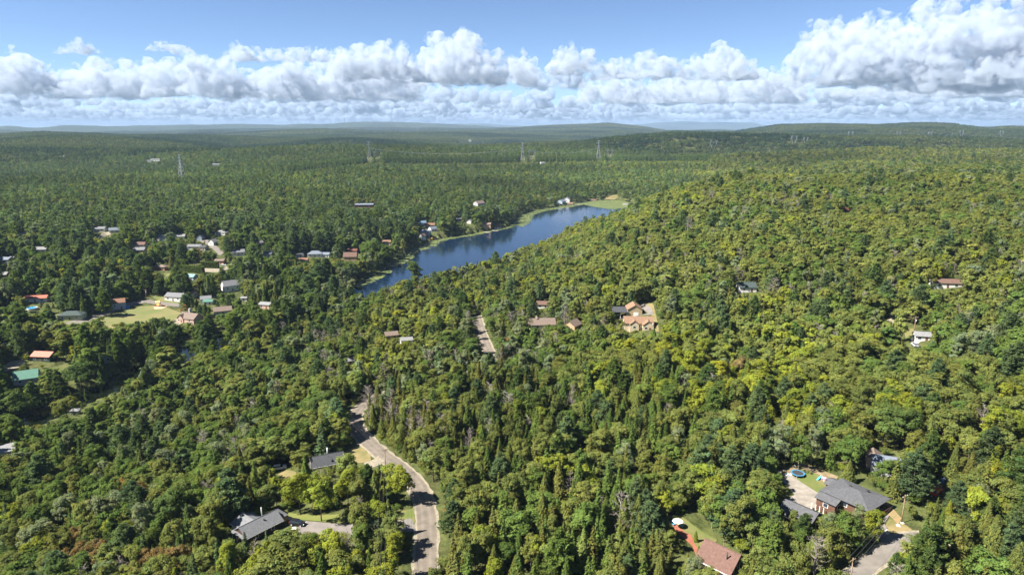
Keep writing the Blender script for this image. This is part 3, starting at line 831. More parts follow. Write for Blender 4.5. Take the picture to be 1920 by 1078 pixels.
H = "house"; VG = [
    (H, H, "grey-roofed white house at the top of the sandy hillside drive", 187, 427, 17, 9, 3.2, 2.4, 4, "grey", "white", "gable", 1),
    (H, H, "blue-grey roofed house beside the hillside white house", 214, 429, 14, 9, 3.2, 2.6, 30, "blue", "white", "gable", 1),
    (H, H, "pale grey-roofed house half hidden left of the big maples", 78, 465, 13, 9, 3, 2.4, 10, "pale", "white", "gable", .6),
    (H, H, "pale blue-roofed house at the left edge above the red one", 6, 484, 18, 10, 3, 2, 0, "blue", "grey", "gable", .6),
    ("shed", "shed", "tiny white shed right of the pale blue roof", 23, 482, 5, 4, 2.2, 1, 0, "pale", "white", "gable", .8),
    (H, H, "red-walled house with grey roof at the left edge", 4, 512, 13, 8, 3, 2, 3, "pale", "redbrick", "gable", .8),
    (H, H, "tan house peeking out below the pale birch", 147, 489, 9, 7, 3.4, 1.8, 80, "taupe", "tan", "gable", .7),
    (H, H, "white house glimpsed deep in the valley trees", 43, 437, 8, 6, 3, 1.8, 70, "pale", "white", "gable", .5),
    (H, H, "red-roofed village house behind the cream-walled one", 262, 456, 16, 9, 3, 2.6, 2, "red", "white", "gable", .8),
    (H, H, "cream-walled house with grey roof below the red roof", 261, 466, 16, 9, 3, 2.4, 3, "grey", "cream", "gable", .9),
    (H, H, "steep pale-roofed house behind the dark village maples", 301, 443, 10, 8, 3.4, 3.0, 60, "pale", "white", "gable", .5),
    (H, H, "grey-roofed house above the village maple cluster", 338, 441, 14, 9, 3, 2.4, 8, "pale", "white", "gable", .6),
    (H, H, "small grey gable house left of the pale hilltop roof", 376, 443, 9, 7, 3.2, 2.6, 85, "grey", "bluegrey", "gable", .8),
    (H, H, "pale-roofed hilltop house at the upper end of the street", 416, 434, 17, 10, 3, 2.6, -12, "pale", "white", "hip", 1),
    (H, H, "white gable house facing the slanting village street", 399, 451, 9, 8, 3.6, 3.2, 75, "pale", "white", "gable", 1),
    (H, H, "long low grey-roofed house with white porch by the street", 366, 460, 18, 9, 3, 2.0, 0, "grey", "white", "gable", .9),
    ("garage", "garage", "dark-roofed garage right of the long low house", 382, 462, 9, 8, 2.8, 1.8, -10, "dark", "grey", "gable", .9),
    (H, H, "bright white house with grey roof below the hill", 447, 470, 15, 9, 3.4, 2.6, 20, "grey", "white", "gable", 1),
    (H, H, "brown brick bungalow with taupe roof among the hedges", 302, 498, 15, 9, 3, 1.8, -8, "taupe", "redbrick", "hip", 1),
    (H, H, "orange brick house by the clipped hedge", 413, 487, 12, 8, 3, 1.4, -5, "taupe", "redbrick", "gable", .8),
    (H, H, "teal-roofed house behind the tall pines", 359, 516, 11, 8, 3, 2.2, -15, "teal", "bluegrey", "gable", .8),
    (H, H, "big white gabled house standing over the park trees", 432, 530, 17, 11, 5, 4, 40, "grey", "white", "gable", .9),
    (H, H, "pale-roofed house lost in the trees behind the bright white one", 486, 453, 9, 7, 3, 2.4, 60, "pale", "white", "gable", .5),
    (H, H, "blue-grey roofed white house left of the brick terrace", 503, 473, 11, 8, 3.2, 2.2, -5, "blue", "white", "gable", .9),
    (H, H, "grey hip-roofed white house left of the lake's end", 591, 473, 19, 10, 3.2, 3, 8, "blue", "white", "hip", 1),
    ("shed", "shed", "small white shed right of the grey hip-roofed house", 612, 475, 9, 7, 3, 2, -4, "blue", "white", "gable", 1),
    (H, H, "low dark-roofed cottage at the brick terrace", 562, 476, 9, 7, 2.6, 1.4, 0, "dark", "white", "gable", .8),
    (H, H, "orange-tan house among the trees below the terrace", 569, 485, 12, 8, 3, 1.6, 5, "clay", "tan", "gable", .5),
    (H, H, "large brown-roofed house near the lake's grassy shore", 657, 477, 17, 12, 4, 4.2, 4, "brown", "tan", "gable", 1),
    ("cottage", H, "dark maroon-roofed cottage behind the large brown roof", 661, 468, 13, 8, 3, 2, 0, "maroon", "stained", "gable", .6),
    (H, H, "white house with an orange-red metal roof beside the pool", 68, 556, 20, 8, 3, 1.8, 14, "orange", "white", "gable", 1),
    (H, H, "pale green house with a dark green hip roof by the street", 135, 586, 20, 11, 3.4, 2.4, 8, "bottle", "green", "hip", 1),
    ("barn", "barn", "two-storey cream and blue-grey barn with orange roof", 221, 563, 12, 9, 5.2, 2.6, 25, "clay", "bluegrey", "gable", 1),
    (H, H, "white-walled grey-roofed house facing the play area", 330, 552, 19, 10, 3.4, 2.6, -12, "grey", "white", "gable", 1),
    (H, H, "beige-roofed house just behind the two dark pines", 356, 547, 12, 9, 3, 2.2, -15, "tan", "cream", "gable", .6),
    (H, H, "blue-grey house in the shade of the park pines", 386, 557, 10, 8, 3, 2, 20, "grey", "bluegrey", "gable", .7),
    ("shed", "shed", "green-roofed shed by the park hedge", 391, 563, 9, 6, 2.4, 1.4, 5, "green", "white", "gable", .8),
    (H, H, "taupe-roofed house hidden right of the stone chimney house", 417, 578, 16, 10, 3, 2.6, 25, "taupe", "grey", "gable", .5),
    ("shed", "shed", "small bright white box shed in the valley trees", 458, 557, 6, 4, 2.6, .8, 0, "pale", "white", "gable", 1),
    (H, H, "pinkish house in the trees above the ravine", 499, 568, 12, 8, 3.2, 1.6, -15, "pale", "pink", "gable", .8),
    (H, H, "dark green house with a bright orange-red roof by the river", 83, 662, 15, 9, 3, 2.2, -6, "orange", "dkgreen", "gable", 1),
    (H, H, "green metal-roofed house at the left above the river", 49, 700, 14, 12, 3, 3.6, 28, "green", "grey", "gable", 1),
    ("shed", "shed", "teal-roofed shed beside the tall riverside pine", 196, 667, 8, 5, 2.6, 1.4, -30, "teal", "bluegrey", "gable", .6),
    ("shed", "shed", "small grey hut on the near river bank", 141, 767, 4.4, 3.4, 2.2, .8, 10, "pale", "grey", "hip", 1),
    ("carport", "carport", "pale flat-roofed building at the left edge below the river", 2, 842, 12, 9, 3, .4, 35, "pale", "grey", "shed", .6),
    (H, H, "long flat grey-roofed building on the wooded slope", 683, 383, 26, 11, 4, .8, 4, "blue", "brick", "shed", .9),
    (H, H, "taupe gabled house above the lake's wooded shore", 898, 379, 17, 11, 4, 3.4, 50, "taupe", "grey", "gable", .9),
    (H, H, "bright blue-roofed lake cottage beside the blue spruce", 792, 416, 12, 9, 3, 2.4, 30, "bright", "white", "gable", .7),
    (H, H, "orange-roofed lake house beside the blue cottage", 806, 420, 19, 9, 3, 2, 0, "clay", "tan", "gable", .8),
    (H, H, "blue-grey roofed lake cottage below the orange roof", 811, 427, 13, 9, 3, 2.6, 40, "blue", "white", "gable", .8),
    (H, H, "long grey-roofed cottage beside the yellow slide", 798, 433, 17, 8, 3, 2, -10, "blue", "bluegrey", "gable", .6),
    (H, H, "white cottage with brown roof near the beach", 792, 440, 9, 8, 3, 2, 60, "brown", "white", "gable", .8),
    (H, H, "cream cottage behind the silver willows", 861, 411, 10, 8, 3, 2, 0, "pale", "cream", "gable", .7),
    (H, H, "slim white cottage right of the cream cottage", 880, 413, 8, 8, 3.6, 2, 80, "pale", "white", "gable", .7),
    (H, H, "tan lakeside house under the grey willow", 913, 419, 16, 9, 3.2, 2, -8, "taupe", "tan", "gable", .8),
    (H, H, "white lakeside cottage with a sloping red-brown roof", 933, 424, 14, 8, 3, 2.2, 15, "red", "white", "gable", .9),
    (H, H, "beige cottage glimpsed above the grassy shore", 725, 452, 9, 7, 3, 1.8, 0, "tan", "cream", "gable", .7),
    (H, H, "pale blue house left of the far shore boathouses", 1053, 376, 15, 10, 4, 3, 60, "blue", "bluegrey", "gable", .9),
    (H, H, "white-gabled house on the far shore", 1063, 372, 15, 11, 5, 4, 80, "pale", "white", "gable", .9),
    (H, H, "cream boathouse at the far shore", 1069, 381, 9, 8, 3, 2, 0, "tan", "cream", "gable", .9),
    ("boathouse", "boathouse", "white boathouse with red roof by the lily field", 1112, 375, 12, 7, 3, 2, -10, "red", "white", "gable", .9),
    ("boathouse", "boathouse", "white hut at the right end of the lily field", 1172, 383, 8, 6, 3, 2, 0, "pale", "white", "gable", .8),
    (H, H, "grey-roofed white house alone below the pylons", 1017, 305, 26, 14, 5, 4, 20, "grey", "white", "gable", 1),
    (H, H, "small white house with a slate-green roof on the hillside", 1400, 533, 9.5, 7, 2.8, 2.2, -3, "bottle", "white", "gable", 1),
    (H, H, "long low white house with a brown roof on the right hillside", 1773, 526, 13.5, 7, 2.6, 1.5, -10, "brown", "white", "gable", 1),
    ("shed", "shed", "small white shed with a grey roof beside the wooden pole", 1729, 625, 6.2, 4.2, 2.3, 1.3, -14, "pale", "white", "gable", 1),
    ("shed", "shed", "white cottage with a brown roof half hidden in the middle wood", 1018, 567, 8, 6, 2.6, 1.6, -5, "brown", "white", "gable", 1),
    ("cabin", "cabin", "tiny red cabin on the right hill", 1585, 392, 8, 6, 3, 2, 30, "maroon", "stained", "gable", 1),
    (H, H, "pale roof glimpsed among trees left of the upper road", 762, 634, 7, 5, 2.4, 1.2, 15, "pale", "white", "gable", .7),
    (H, H, "taupe roof half buried in trees above the pale one", 733, 624, 8, 6, 2.6, 1.6, 20, "taupe", "tan", "gable", .6),
    (H, H, "grey roof corner in the trees left of the road", 655, 673, 6, 4, 2.4, 1.2, 30, "pale", "grey", "gable", .8),
    ("barn", "barn", "long white farm building far off in the left forest", 292, 299, 60, 14, 6, 3, 0, "pale", "white", "gable", 1),
    ("barn", "barn", "smaller white farm building left of the long one", 280, 301, 28, 12, 5, 2, 5, "pale", "white", "gable", 1),
    (H, H, "tiny white roof far off, left of the two in the forest", 121, 293, 26, 10, 4, 2, 0, "pale", "white", "gable", 1),
    (H, H, "tiny white roof far off, right of the two in the forest", 143, 292, 26, 10, 4, 2, 10, "pale", "white", "gable", 1),
    (H, H, "distant pale roof right of the left pylon", 405, 308, 40, 14, 4, 3, 20, "pale", "white", "gable", 1),
    (H, H, "tiny white roof far off on the right plateau", 1690, 280, 24, 12, 4, 2, 30, "pale", "white", "gable", 1),
]
for s_ in VG:
    simple_house(s_)

# beige double-gabled house and its garage
x, y, z = hit(1197, 602, 4.0)
o = thing("house", (x, y, z), rad(-4), "cream house with an orange-tan roof and two front gables", "house")
block(o, 'gable', 0, 1.5, 15, 8, 3.6, 2.6, "cream", "tan", wins=3, ends=True)
block(o, 'gable', 4.6, -2.2, 6.4, 5.4, 3.4, 2.0, "cream", "tan", ax='y', wins=0, door=True, oh=.35)
block(o, 'gable', -2.4, -2.0, 4.2, 4.6, 3.4, 1.8, "cream", "tan", ax='y', wins=0, oh=.35)
finish_house(o, [(-7.8, 7.8, -3, 5.6, 0, 6.2), (1.8, 7.4, -5.4, 0, -1, 5)], 1)
x, y, z = hit(1182, 577, 4.0)
o = thing("garage", (x, y, z), rad(-2), "beige stone garage with a tan roof and a dark-roofed carport", "garage")
block(o, 'gable', 2.0, 0, 9, 8, 4.2, 2.4, "beige", "tan", ax='y', wins=1, ends=False)
block(o, 'shed', -6.0, -1.0, 8, 7.5, 2.7, 1.0, "stained", "dark", wins=0, ends=False, base=2.2)
for px_ in (-9.6, -6, -2.4):
    MB().box(px_ - .15, px_ + .15, -4.6, -4.3, -1, 2.7).build("post", M_TRIM, o)
win(o, 2.6, -4.5, 1.3, 2.6, 2.3, 'y-', True, M_TRIM, "garage_door")
MB().box(-9.8, -9.6, -4.6, 2.6, -1, 2.6).build("side_wall", WALL["white"], o)
finish_house(o, [(-2.2, 6.2, -4.6, 4.6, 0, 6.4), (-10, -2, -4.8, 2.8, 0, 3.8)], 1)
# brown-roofed house and its twin roof
x, y, z = hit(1016, 602, 3.8)
o = thing("house", (x, y, z), rad(6), "wide brown-roofed house with a cream gable left of the cream house", "house")
block(o, 'gable', 0, 0, 15, 9, 3, 2.6, "cream", "taupe", wins=2)
block(o, 'gable', -2.5, 2.2, 6, 6, 3.0, 3.0, "cream", "taupe", ax='y', wins=0)
finish_house(o, [(-7.6, 7.6, -4.6, 4.6, 1.5, 5.8)], .7)
simple_house((H, H, "small brown roof half hidden between the brown and cream houses", 1074, 604, 8, 7, 3, 2.2, 55, "taupe", "tan", "gable", .6))
# grey-roofed house with the parked car
x, y, z = hit(484, 978, 3.4)
o = thing("house", (x, y, z), rad(52), "grey-roofed white house with a steel chimney beside the black car", "house")
o.scale = (0.74, 0.74, 0.85)
block(o, 'gable', 0, 0, 15.5, 8.6, 3.0, 2.3, "stained", "grey", wins=2, oh=.6, fascia=True)
block(o, 'gable', -1.2, 5.4, 8.5, 8.8, 2.9, 1.9, "white", "grey", ax='y', wins=1, oh=.6, fascia=True)
block(o, 'hip', 8.6, 1.2, 6.4, 5.6, 2.7, 1.7, "tan", "grey", ax='y', wins=1, oh=.5)
MB().tube((3.2, 2.4, 4.2), (3.2, 2.4, 7.4), 0.22, n=10).build("chimney", M_STEEL, o, True)
for vx, vy, vz in ((1.6, -1.6, 4.75), (-1.2, 6.4, 4.5)):
    MB().tube((vx, vy, vz - .4), (vx, vy, vz + .25), 0.28, n=8).build("roof_vent", M_DARKM, o)
for py_ in (-3.6, 0, 3.2):
    MB().box(-9.3, -9.1, py_ - .1, py_ + .1, -3, 3.0).build("porch_post", M_TRIM, o)
MB().box(-9.4, -7.9, -4.2, 4.2, 2.95, 3.12).build("porch_roof", ROOF["grey"], o)
finish_house(o, [(-6.4, 6.1, -3.7, 3.7, .4, 4.6), (-4.5, 3, 3, 8.1, 1.3, 4.2), (4, 9, -1.3, 3.3, 1, 3.9)], .9)
# dark-roofed house above the dry lawn
x, y, z = hit(613, 857, 3.6)
o = thing("house", (x, y, z), rad(24), "charcoal-roofed house with a pipe chimney above the dry lawn", "house")
block(o, 'gable', 0, 0, 11, 8, 2.8, 1.9, "grey", "dark", wins=2, fascia=True)
MB().tube((0.5, 1.6, 3.6), (0.5, 1.6, 6.4), 0.25, n=8).build("chimney", M_STEEL, o, True)
MB().tube((-3.8, 1.0, 3.8), (-3.8, 1.0, 5.0), 0.22, n=8).build("roof_vent", M_DARKM, o)
MB().box(1.0, 1.35, -3.4, -0.3, 3.2, 3.9).build("roof_vent", M_DARKM, o)
finish_house(o, [(-5.6, 5.6, -4.2, 4.2, 2.4, 4.8)], .8)
# brick house with the big low-pitched charcoal roof
x, y, z = hit(1600, 921, 5.0)
o = thing("house", (x, y, z), rad(-54), "brown brick house with a broad charcoal roof beside the gravel yard", "house")
block(o, 'hip', 0.5, 0, 13.0, 10.6, 4.4, 1.5, "brick", "char", oh=.8, wins=3, wz=3.0)
block(o, 'gable', -6.6, 3.4, 4.4, 4.2, 3.4, .8, "brick", "char", oh=.6, wins=0)
block(o, 'gable', -3.4, -6.2, 5.6, 4.0, 3.3, .8, "brick", "char", oh=.6, wins=1, ends=True)
win(o, 7.0, -1.6, 2.9, 3.0, 2.6, 'x+', True, WALL["white"], "wall_panel")
win(o, 7.0, 2.6, 3.0, 2.4, 1.8, 'x+')
win(o, 7.0, -4.0, 2.9, 1.6, 2.2, 'x+')
for vx, vy in ((-1.5, 1.0), (2.8, 2.6)):
    MB().box(vx - .3, vx + .3, vy - .3, vy + .3, 4.9, 5.95).build("roof_vent", M_DARKM, o)
for i in range(4):
    MB().box(-7.0 + i * 1.2, -6.8 + i * 1.2, -9.2, -9.0, -1.5, 1.2).build("porch_post", M_TRIM, o)
MB().box(7.05, 8.5, 0.8, 5.0, 1.4, 2.4).build("balcony", WALL["brick"], o)
finish_house(o, [(-6.2, 7.2, -5.4, 5.4, 2.0, 5.8), (-9, -4.5, 1.4, 5.6, 2, 4.2), (-6.2, 0, -8.2, -5, 2, 4)], .9)
x, y, z = hit(1502, 955, 3.2)
o = thing("garage", (x, y, z), rad(-50), "low charcoal-roofed garage half hidden by trees below the gravel yard", "garage")
block(o, 'gable', 0, 0, 9.5, 6.5, 2.7, 1.6, "brick", "char", wins=2)
MB().tube((3.0, 1.2, 3.4), (3.0, 1.2, 4.6), 0.3, n=8).build("roof_vent", M_DARKM, o)
finish_house(o, [(-5.6, 0.5, -2, 4, 3.2, 4.6)], .8)
# blue-grey roof in the trees
x, y, z = hit(1672, 861, 3.6)
o = thing("house", (x, y, z), rad(-22), "blue-grey roofed house deep in the trees behind the brick house", "house")
block(o, 'gable', 0, 0, 11, 8, 2.8, 1.6, "grey", "blue", wins=2)
block(o, 'gable', -4.6, 3.2, 5, 4, 2.8, 1.2, "pink", "taupe", ax='y', wins=0)
clear_ground([(x - 7, y - 5), (x + 7, y - 5), (x + 7, y + 5), (x - 7, y + 5)])
finish_house(o, [(-4.5, 1.5, -2.5, 2, 3.6, 4.4)], .7)
# red-roofed cottage
x, y, z = hit(1354, 1038, 3.4)
o = thing("cottage", (x, y, z), rad(-46), "dark cottage with a large red-brown roof and dark chimney pipe", "cottage")
block(o, 'gable', 0, 0, 9.0, 8.2, 2.5, 3.0, "stained", "red", fascia=True, oh=.8, wins=2, ends=False)
win(o, 4.5, -1.2, 1.6, 1.5, 2.2, 'x+', True)
win(o, 4.5, 1.4, 1.6, 1.2, 2.2, 'x+', True)
MB().tube((2.4, -2.0, 3.2), (2.4, -2.0, 5.9), 0.18, n=8).build("chimney", M_DARKM, o, True)
MB().box(4.65, 6.4, -3.2, 3.2, -1.2, -.05).build("porch", M_RED, o)
finish_house(o, [(-4.8, 5, -4.6, 4.6, .5, 5.3)], .9)
# stone chimney house by the park
x, y, z = hit(357, 592, 4.0)
o = thing("house", (x, y, z), rad(-20), "taupe-roofed house with a tall pale stone chimney below the play area", "house")
block(o, 'gable', 0, 0, 14, 9, 3.2, 3.0, "pink", "taupe", wins=2)
block(o, 'gable', -4.6, -2.4, 5, 5, 3.2, 2.4, "pink", "taupe", ax='y', wins=0, door=True)
MB().box(-2.6, -1.2, 1.0, 2.6, 2, 8.6).build("chimney", M_CONC, o)
finish_house(o, [(-7, 7, -4.6, 4.6, 2, 7)], .8)
# far white tower block
x, y, z = hit(881, 268, 6)
o = thing("tower_block", (x, y, z), 0, "tiny white tower building far beyond the pylon ridge", "building")
o.scale = (.6, .6, .6)
MB().box(-14, 14, -14, 14, -10, 42).build("wall", WALL["white"], o)
MB().box(-5, 5, -5, 5, 42, 48).build("roof", WALL["grey"], o)
for i in range(5):
    MB().box(-11, 11, -14.3, -14, 2 + 8 * i, 5 + 8 * i).build("window", M_GLASS, o)

# ------------------------------------------------------------------ pylons and masts
def lattice(mb, pts, t):
    for a, b in pts: mb.tube(a, b, t, n=4)
M_PYL = mat("pylon_steel", (0.29, 0.31, 0.33), 0.5, spec=0.5)
def pylon_tall(loc, yaw, H_, label, t=0.34):
    o = thing("pylon", loc, yaw, label, "pylon", "power pylons on the ridge")
    b = 0.11 * H_; wst = 0.028 * H_
    lv = np.array([0, .2, .38, .54, .68, .8, .9, 1.0])
    def half(f): return b * (1 - f / .68) + wst * f / .68 if f < .68 else wst
    body = MB()
    for sx, sy in ((1, 1), (1, -1), (-1, 1), (-1, -1)):
        body.tube((sx * b, sy * b, -2), (sx * wst, sy * wst, .68 * H_), t, n=4)
        body.tube((sx * wst, sy * wst, .68 * H_), (sx * wst * .5, sy * wst * .5, H_), t, n=4)
    body.build("leg", M_PYL, o)
    br = MB()
    for i in range(len(lv) - 1):
        h0, h1 = lv[i], lv[i + 1]
        for (ax, s) in (("x", 1), ("x", -1), ("y", 1), ("y", -1)):
            a0, a1 = half(h0), half(h1)
            if ax == "x": q = [((-a0, s * a0, h0 * H_), (a1, s * a1, h1 * H_)), ((a0, s * a0, h0 * H_), (-a1, s * a1, h1 * H_))]
            else: q = [((s * a0, -a0, h0 * H_), (s * a1, a1, h1 * H_)), ((s * a0, a0, h0 * H_), (s * a1, -a1, h1 * H_))]
            lattice(br, q, t * .6)
    br.build("bracing", M_PYL, o)
    for f, w in ((.70, .17), (.84, .14), (.97, .11)):
        ar = MB(); w *= H_
        for s in (-1, 1):
            lattice(ar, [((0, wst, f * H_), (s * w, 0, (f + .01) * H_)), ((0, -wst, f * H_), (s * w, 0, (f + .01) * H_)), ((0, 0, (f + .05) * H_), (s * w, 0, (f + .01) * H_))], t * .8)
        ar.build("crossarm", M_PYL, o)
    return o
def pylon_v(loc, yaw, H_, label, t=0.32):
    o = thing("pylon", loc, yaw, label, "pylon", "power pylons on the ridge")
    m = MB()
    w = .30 * H_
    for s in (-1, 1):
        for dy in (-.5, .5):
            lattice(m, [((0, dy, -2), (s * w, dy, .72 * H_)), ((s * w, dy, .72 * H_), (s * w * .55, dy, H_)), ((s * w * 0.98, dy, .72 * H_), (s * w * 1.25, dy, H_ * .98))], t)
        for i in range(5):
            f = i / 5
            lattice(m, [((s * w * f, -.5, .72 * H_ * f), (s * w * (f + .2), .5, .72 * H_ * (f + .2)))], t * .6)
    m.build("mast", M_PYL, o)
    a = MB()
    lattice(a, [((-w * 1.6, 0, .73 * H_), (w * 1.6, 0, .73 * H_)), ((-w * 1.6, 0, .73 * H_), (-w * .9, 0, .80 * H_)), ((w * 1.6, 0, .73 * H_), (w * .9, 0, .80 * H_)), ((-w, 0, .80 * H_), (w, 0, .80 * H_))], t)
    a.build("crossarm", M_PYL, o)
    g = MB()
    for s in (-1, 1):
        lattice(g, [((s * w, 0, .72 * H_), (s * w * 1.4, 14 * s, -2)), ((s * w, 0, .72 * H_), (s * w * 1.4, -14 * s, -2))], .12)
    g.build("guy_wire", M_PYL, o)
    return o
for fn, px, py_b, py_t, yaw, lab in (
        (pylon_tall, 341, 332, 293, 70, "grey lattice pylon standing alone in the left forest"),
        (pylon_tall, 693, 300, 268, 15, "tall lattice pylon on the bare knoll of the ridge"),
        (pylon_v, 709, 299, 282, 15, "small pylon just right of the bare knoll pylon"),
        (pylon_tall, 980, 300, 270, 10, "tall lattice pylon on the middle of the ridge"),
        (pylon_v, 997, 298, 282, 10, "small pylon just right of the middle lattice pylon"),
        (pylon_tall, 1122, 297, 266, 5, "tall lattice pylon at the right end of the ridge"),
        (pylon_v, 1143, 294, 281, 5, "small pylon just right of the right-end lattice pylon"),
        (pylon_v, 1337, 282, 264, 10, "V-shaped pylon alone where the right plateau begins"),
        (pylon_v, 1488, 271, 256, 10, "V-shaped pylon, left of the close pair on the plateau"),
        (pylon_v, 1510, 270, 259, 10, "V-shaped pylon, right of the close pair on the plateau"),
        (pylon_v, 1594, 260, 247, 10, "V-shaped pylon next right of the close pair"),
        (pylon_v, 1684, 258, 247, 10, "V-shaped pylon, fourth from the right edge on the plateau"),
        (pylon_v, 1743, 258, 248, 10, "V-shaped pylon, third from the right on the horizon"),
        (pylon_v, 1802, 257, 246, 10, "V-shaped pylon, second from the right on the horizon"),
        (pylon_v, 1877, 256, 246, 10, "V-shaped pylon nearest the right edge of the horizon")):
    x, y, z = hit(px, py_b, 2)
    if y > 6000:      # behind the skyline of the plateau: keep it a plausible size
        r_ = ray(px, py_b); x, y = r_[0] / r_[1] * 4200, 4200; z = float(height(x, y))
    zc_ = y * CP - (z - CAMZ) * SP
    Hh = min((py_b - py_t) / FPX * zc_ + 4, 62)
    fn((x, y, z), rad(yaw), Hh, lab)
    keep_px([(px - 4, py_t), (px + 4, py_t), (px + 5, py_b), (px - 5, py_b)], y + 2)
def span(a, b, lab):
    m = MB(); pr = None
    for i in range(17):
        t = i / 16; p = a + (b - a) * t - Vector((0, 0, 14 * 4 * t * (1 - t)))
        if pr is not None: m.tube(pr, p, .14, n=3)
        pr = p
    tag(m.build("transmission_line", M_PYL), lab, "cable", "transmission lines between the pylons")
PT = [p for p in COL.objects if p.name.startswith("pylon") and p.type == 'EMPTY']
tall = [p for p in PT if "tall lattice" in p["label"]]
for i in range(len(tall) - 1):
    for s_, nm in ((-1, "front"), (1, "rear")):
        off = Vector((0, 5 * s_, 32))
        span(tall[i].location + off, tall[i + 1].location + off, "%s sagging cable between the %s" % (nm, ["knoll pylon and the middle pylon", "middle pylon and the right-end pylon"][i]))
for px, top, lab in ((663, 221, "thin communications mast on the skyline left of the hilltop"), (746, 224, "faint communications mast on the skyline hilltop")):
    x, y = math.tan(az_of(px)) * 13300, 13300.0
    z = float(height(x, y)); zt = CAMZ + (HOR - top) / FPX * y
    o = thing("radio_mast", (x, y, z), 0, lab, "mast")
    m = MB()
    for k in range(3):
        a_ = k * 2.09
        m.tube((5 * math.cos(a_), 5 * math.sin(a_), 0), (2.6 * math.cos(a_), 2.6 * math.sin(a_), zt - z), 1.6, n=4)
    m.build("mast", mat("mast_steel", (.25, .26, .28), .6), o)
    m = MB()
    for i in range(14):
        h0, h1 = (zt - z) * i / 14, (zt - z) * (i + 1) / 14
        for k in range(3):
            a_, b_ = k * 2.09, (k + 1) * 2.09
            m.tube((4.4 * math.cos(a_), 4.4 * math.sin(a_), h0), (4.0 * math.cos(b_), 4.0 * math.sin(b_), h1), .8, n=3)
    m.build("bracing", MATS["mast_steel"], o)

# ------------------------------------------------------------------ poles and wires
def utility_pole(px, py, H_, yaw, label):
    x, y, z = hit(px, py, 0)
    o = thing("utility_pole", (x, y, z), rad(yaw), label, "utility pole", "wooden utility poles")
    MB().tube((0, 0, -1), (0, 0, H_), 0.17, 0.12, 8).build("post", M_WOOD, o, True)
    MB().box(-1.1, 1.1, -.07, .07, H_ - .7, H_ - .52).build("crossarm", M_WOOD, o)
    MB().tube((.35, 0, H_ - 2.6), (.35, 0, H_ - 1.6), .24, n=8).build("transformer", M_STEEL, o, True)
    for q in (-1, 0, 1):
        MB().tube((q, 0, H_ - .52), (q, 0, H_ - .3), .07, n=6).build("insulator", M_TRIM, o)
    a, b, c = project((x, y, z + H_)); a0, b0, _ = project((x, y, z))
    keep_px([(a - 4, b), (a + 4, b), (a0 + 4, b0 - 3), (a0 - 4, b0 - 3)], y + 2)
    return Vector((x, y, z + H_ - .3))
tops = [utility_pole(1690, 980, 8.6, 30, "wooden utility pole beside the brick house drive"),
        utility_pole(1713, 627, 8.4, 10, "leaning wooden utility pole on the small lawn"),
        utility_pole(1222, 626, 7.0, 0, "utility pole at the corner of the cream house"),
        utility_pole(275, 564, 9, 0, "utility pole on the village street by the park")]
def hidden_pole(x, y, H_, yaw, label):
    z = float(height(x, y))
    o = thing("utility_pole", (x, y, z), rad(yaw), label, "utility pole", "wooden utility poles")
    MB().tube((0, 0, -1), (0, 0, H_), 0.17, 0.12, 8).build("post", M_WOOD, o, True)
    MB().box(-1.1, 1.1, -.07, .07, H_ - .7, H_ - .52).build("crossarm", M_WOOD, o)
    return Vector((x, y, z + H_ - .5))
M_WIRE = mat("wire", (0.10, 0.10, 0.10), 0.5)
def wires(a, b, lab, n=3, gap=0.5, sag=0.8, r=0.022):
    side = (b - a).cross(Vector((0, 0, 1))).normalized()
    for k in range(n):
        o_ = side * (k - (n - 1) / 2) * gap * 2
        m = MB(); pr = None
        for i in range(13):
            t = i / 12
            p = a + o_ + (b - a) * t - Vector((0, 0, sag * 4 * t * (1 - t)))
            if pr is not None: m.tube(pr, p, r, n=4)
            pr = p
        tag(m.build("power_line", M_WIRE), lab % ["inner", "middle", "outer"][k], "cable", "overhead power lines")
def side_pt(L, i, off):
    t = L[min(i + 1, len(L) - 1)] - L[i - 1]; t = t / np.linalg.norm(t)
    return L[i] + np.array([-t[1], t[0]]) * off
j0 = int(np.argmin([np.hypot(*(np.array(project((p[0], p[1], float(height(p[0], p[1]))))[:2]) - (800, 1075))) for p in LA]))
j1 = int(np.argmin([np.hypot(*(np.array(project((p[0], p[1], float(height(p[0], p[1]))))[:2]) - (762, 885))) for p in LA]))
j2 = int(np.argmin([np.hypot(*(np.array(project((p[0], p[1], float(height(p[0], p[1]))))[:2]) - (672, 800))) for p in LA]))
q0, q1, q2 = side_pt(LA, j0, 8.5), side_pt(LA, j1, 6.5), side_pt(LA, j2, 6.0)
v0 = hidden_pole(q0[0], q0[1] - 14, 10.5, 0, "utility pole by the main road at the bottom edge")
v1 = hidden_pole(q1[0], q1[1], 10.5, 30, "utility pole at the sunny road bend")
v2 = hidden_pole(q2[0], q2[1], 10.5, 40, "utility pole at the road's shaded upper bend")
wires(v0, v1, "%s overhead wire along the lower main road")
wires(v1, v2, "%s overhead wire along the upper road bend")
p_low = hit(1600, 1090, 0); v3 = hidden_pole(p_low[0] - 3, p_low[1] - 4, 9.5, 30, "utility pole at the bottom of the lane")
wires(tops[0], v3, "%s overhead wire over the lane by the brick house")

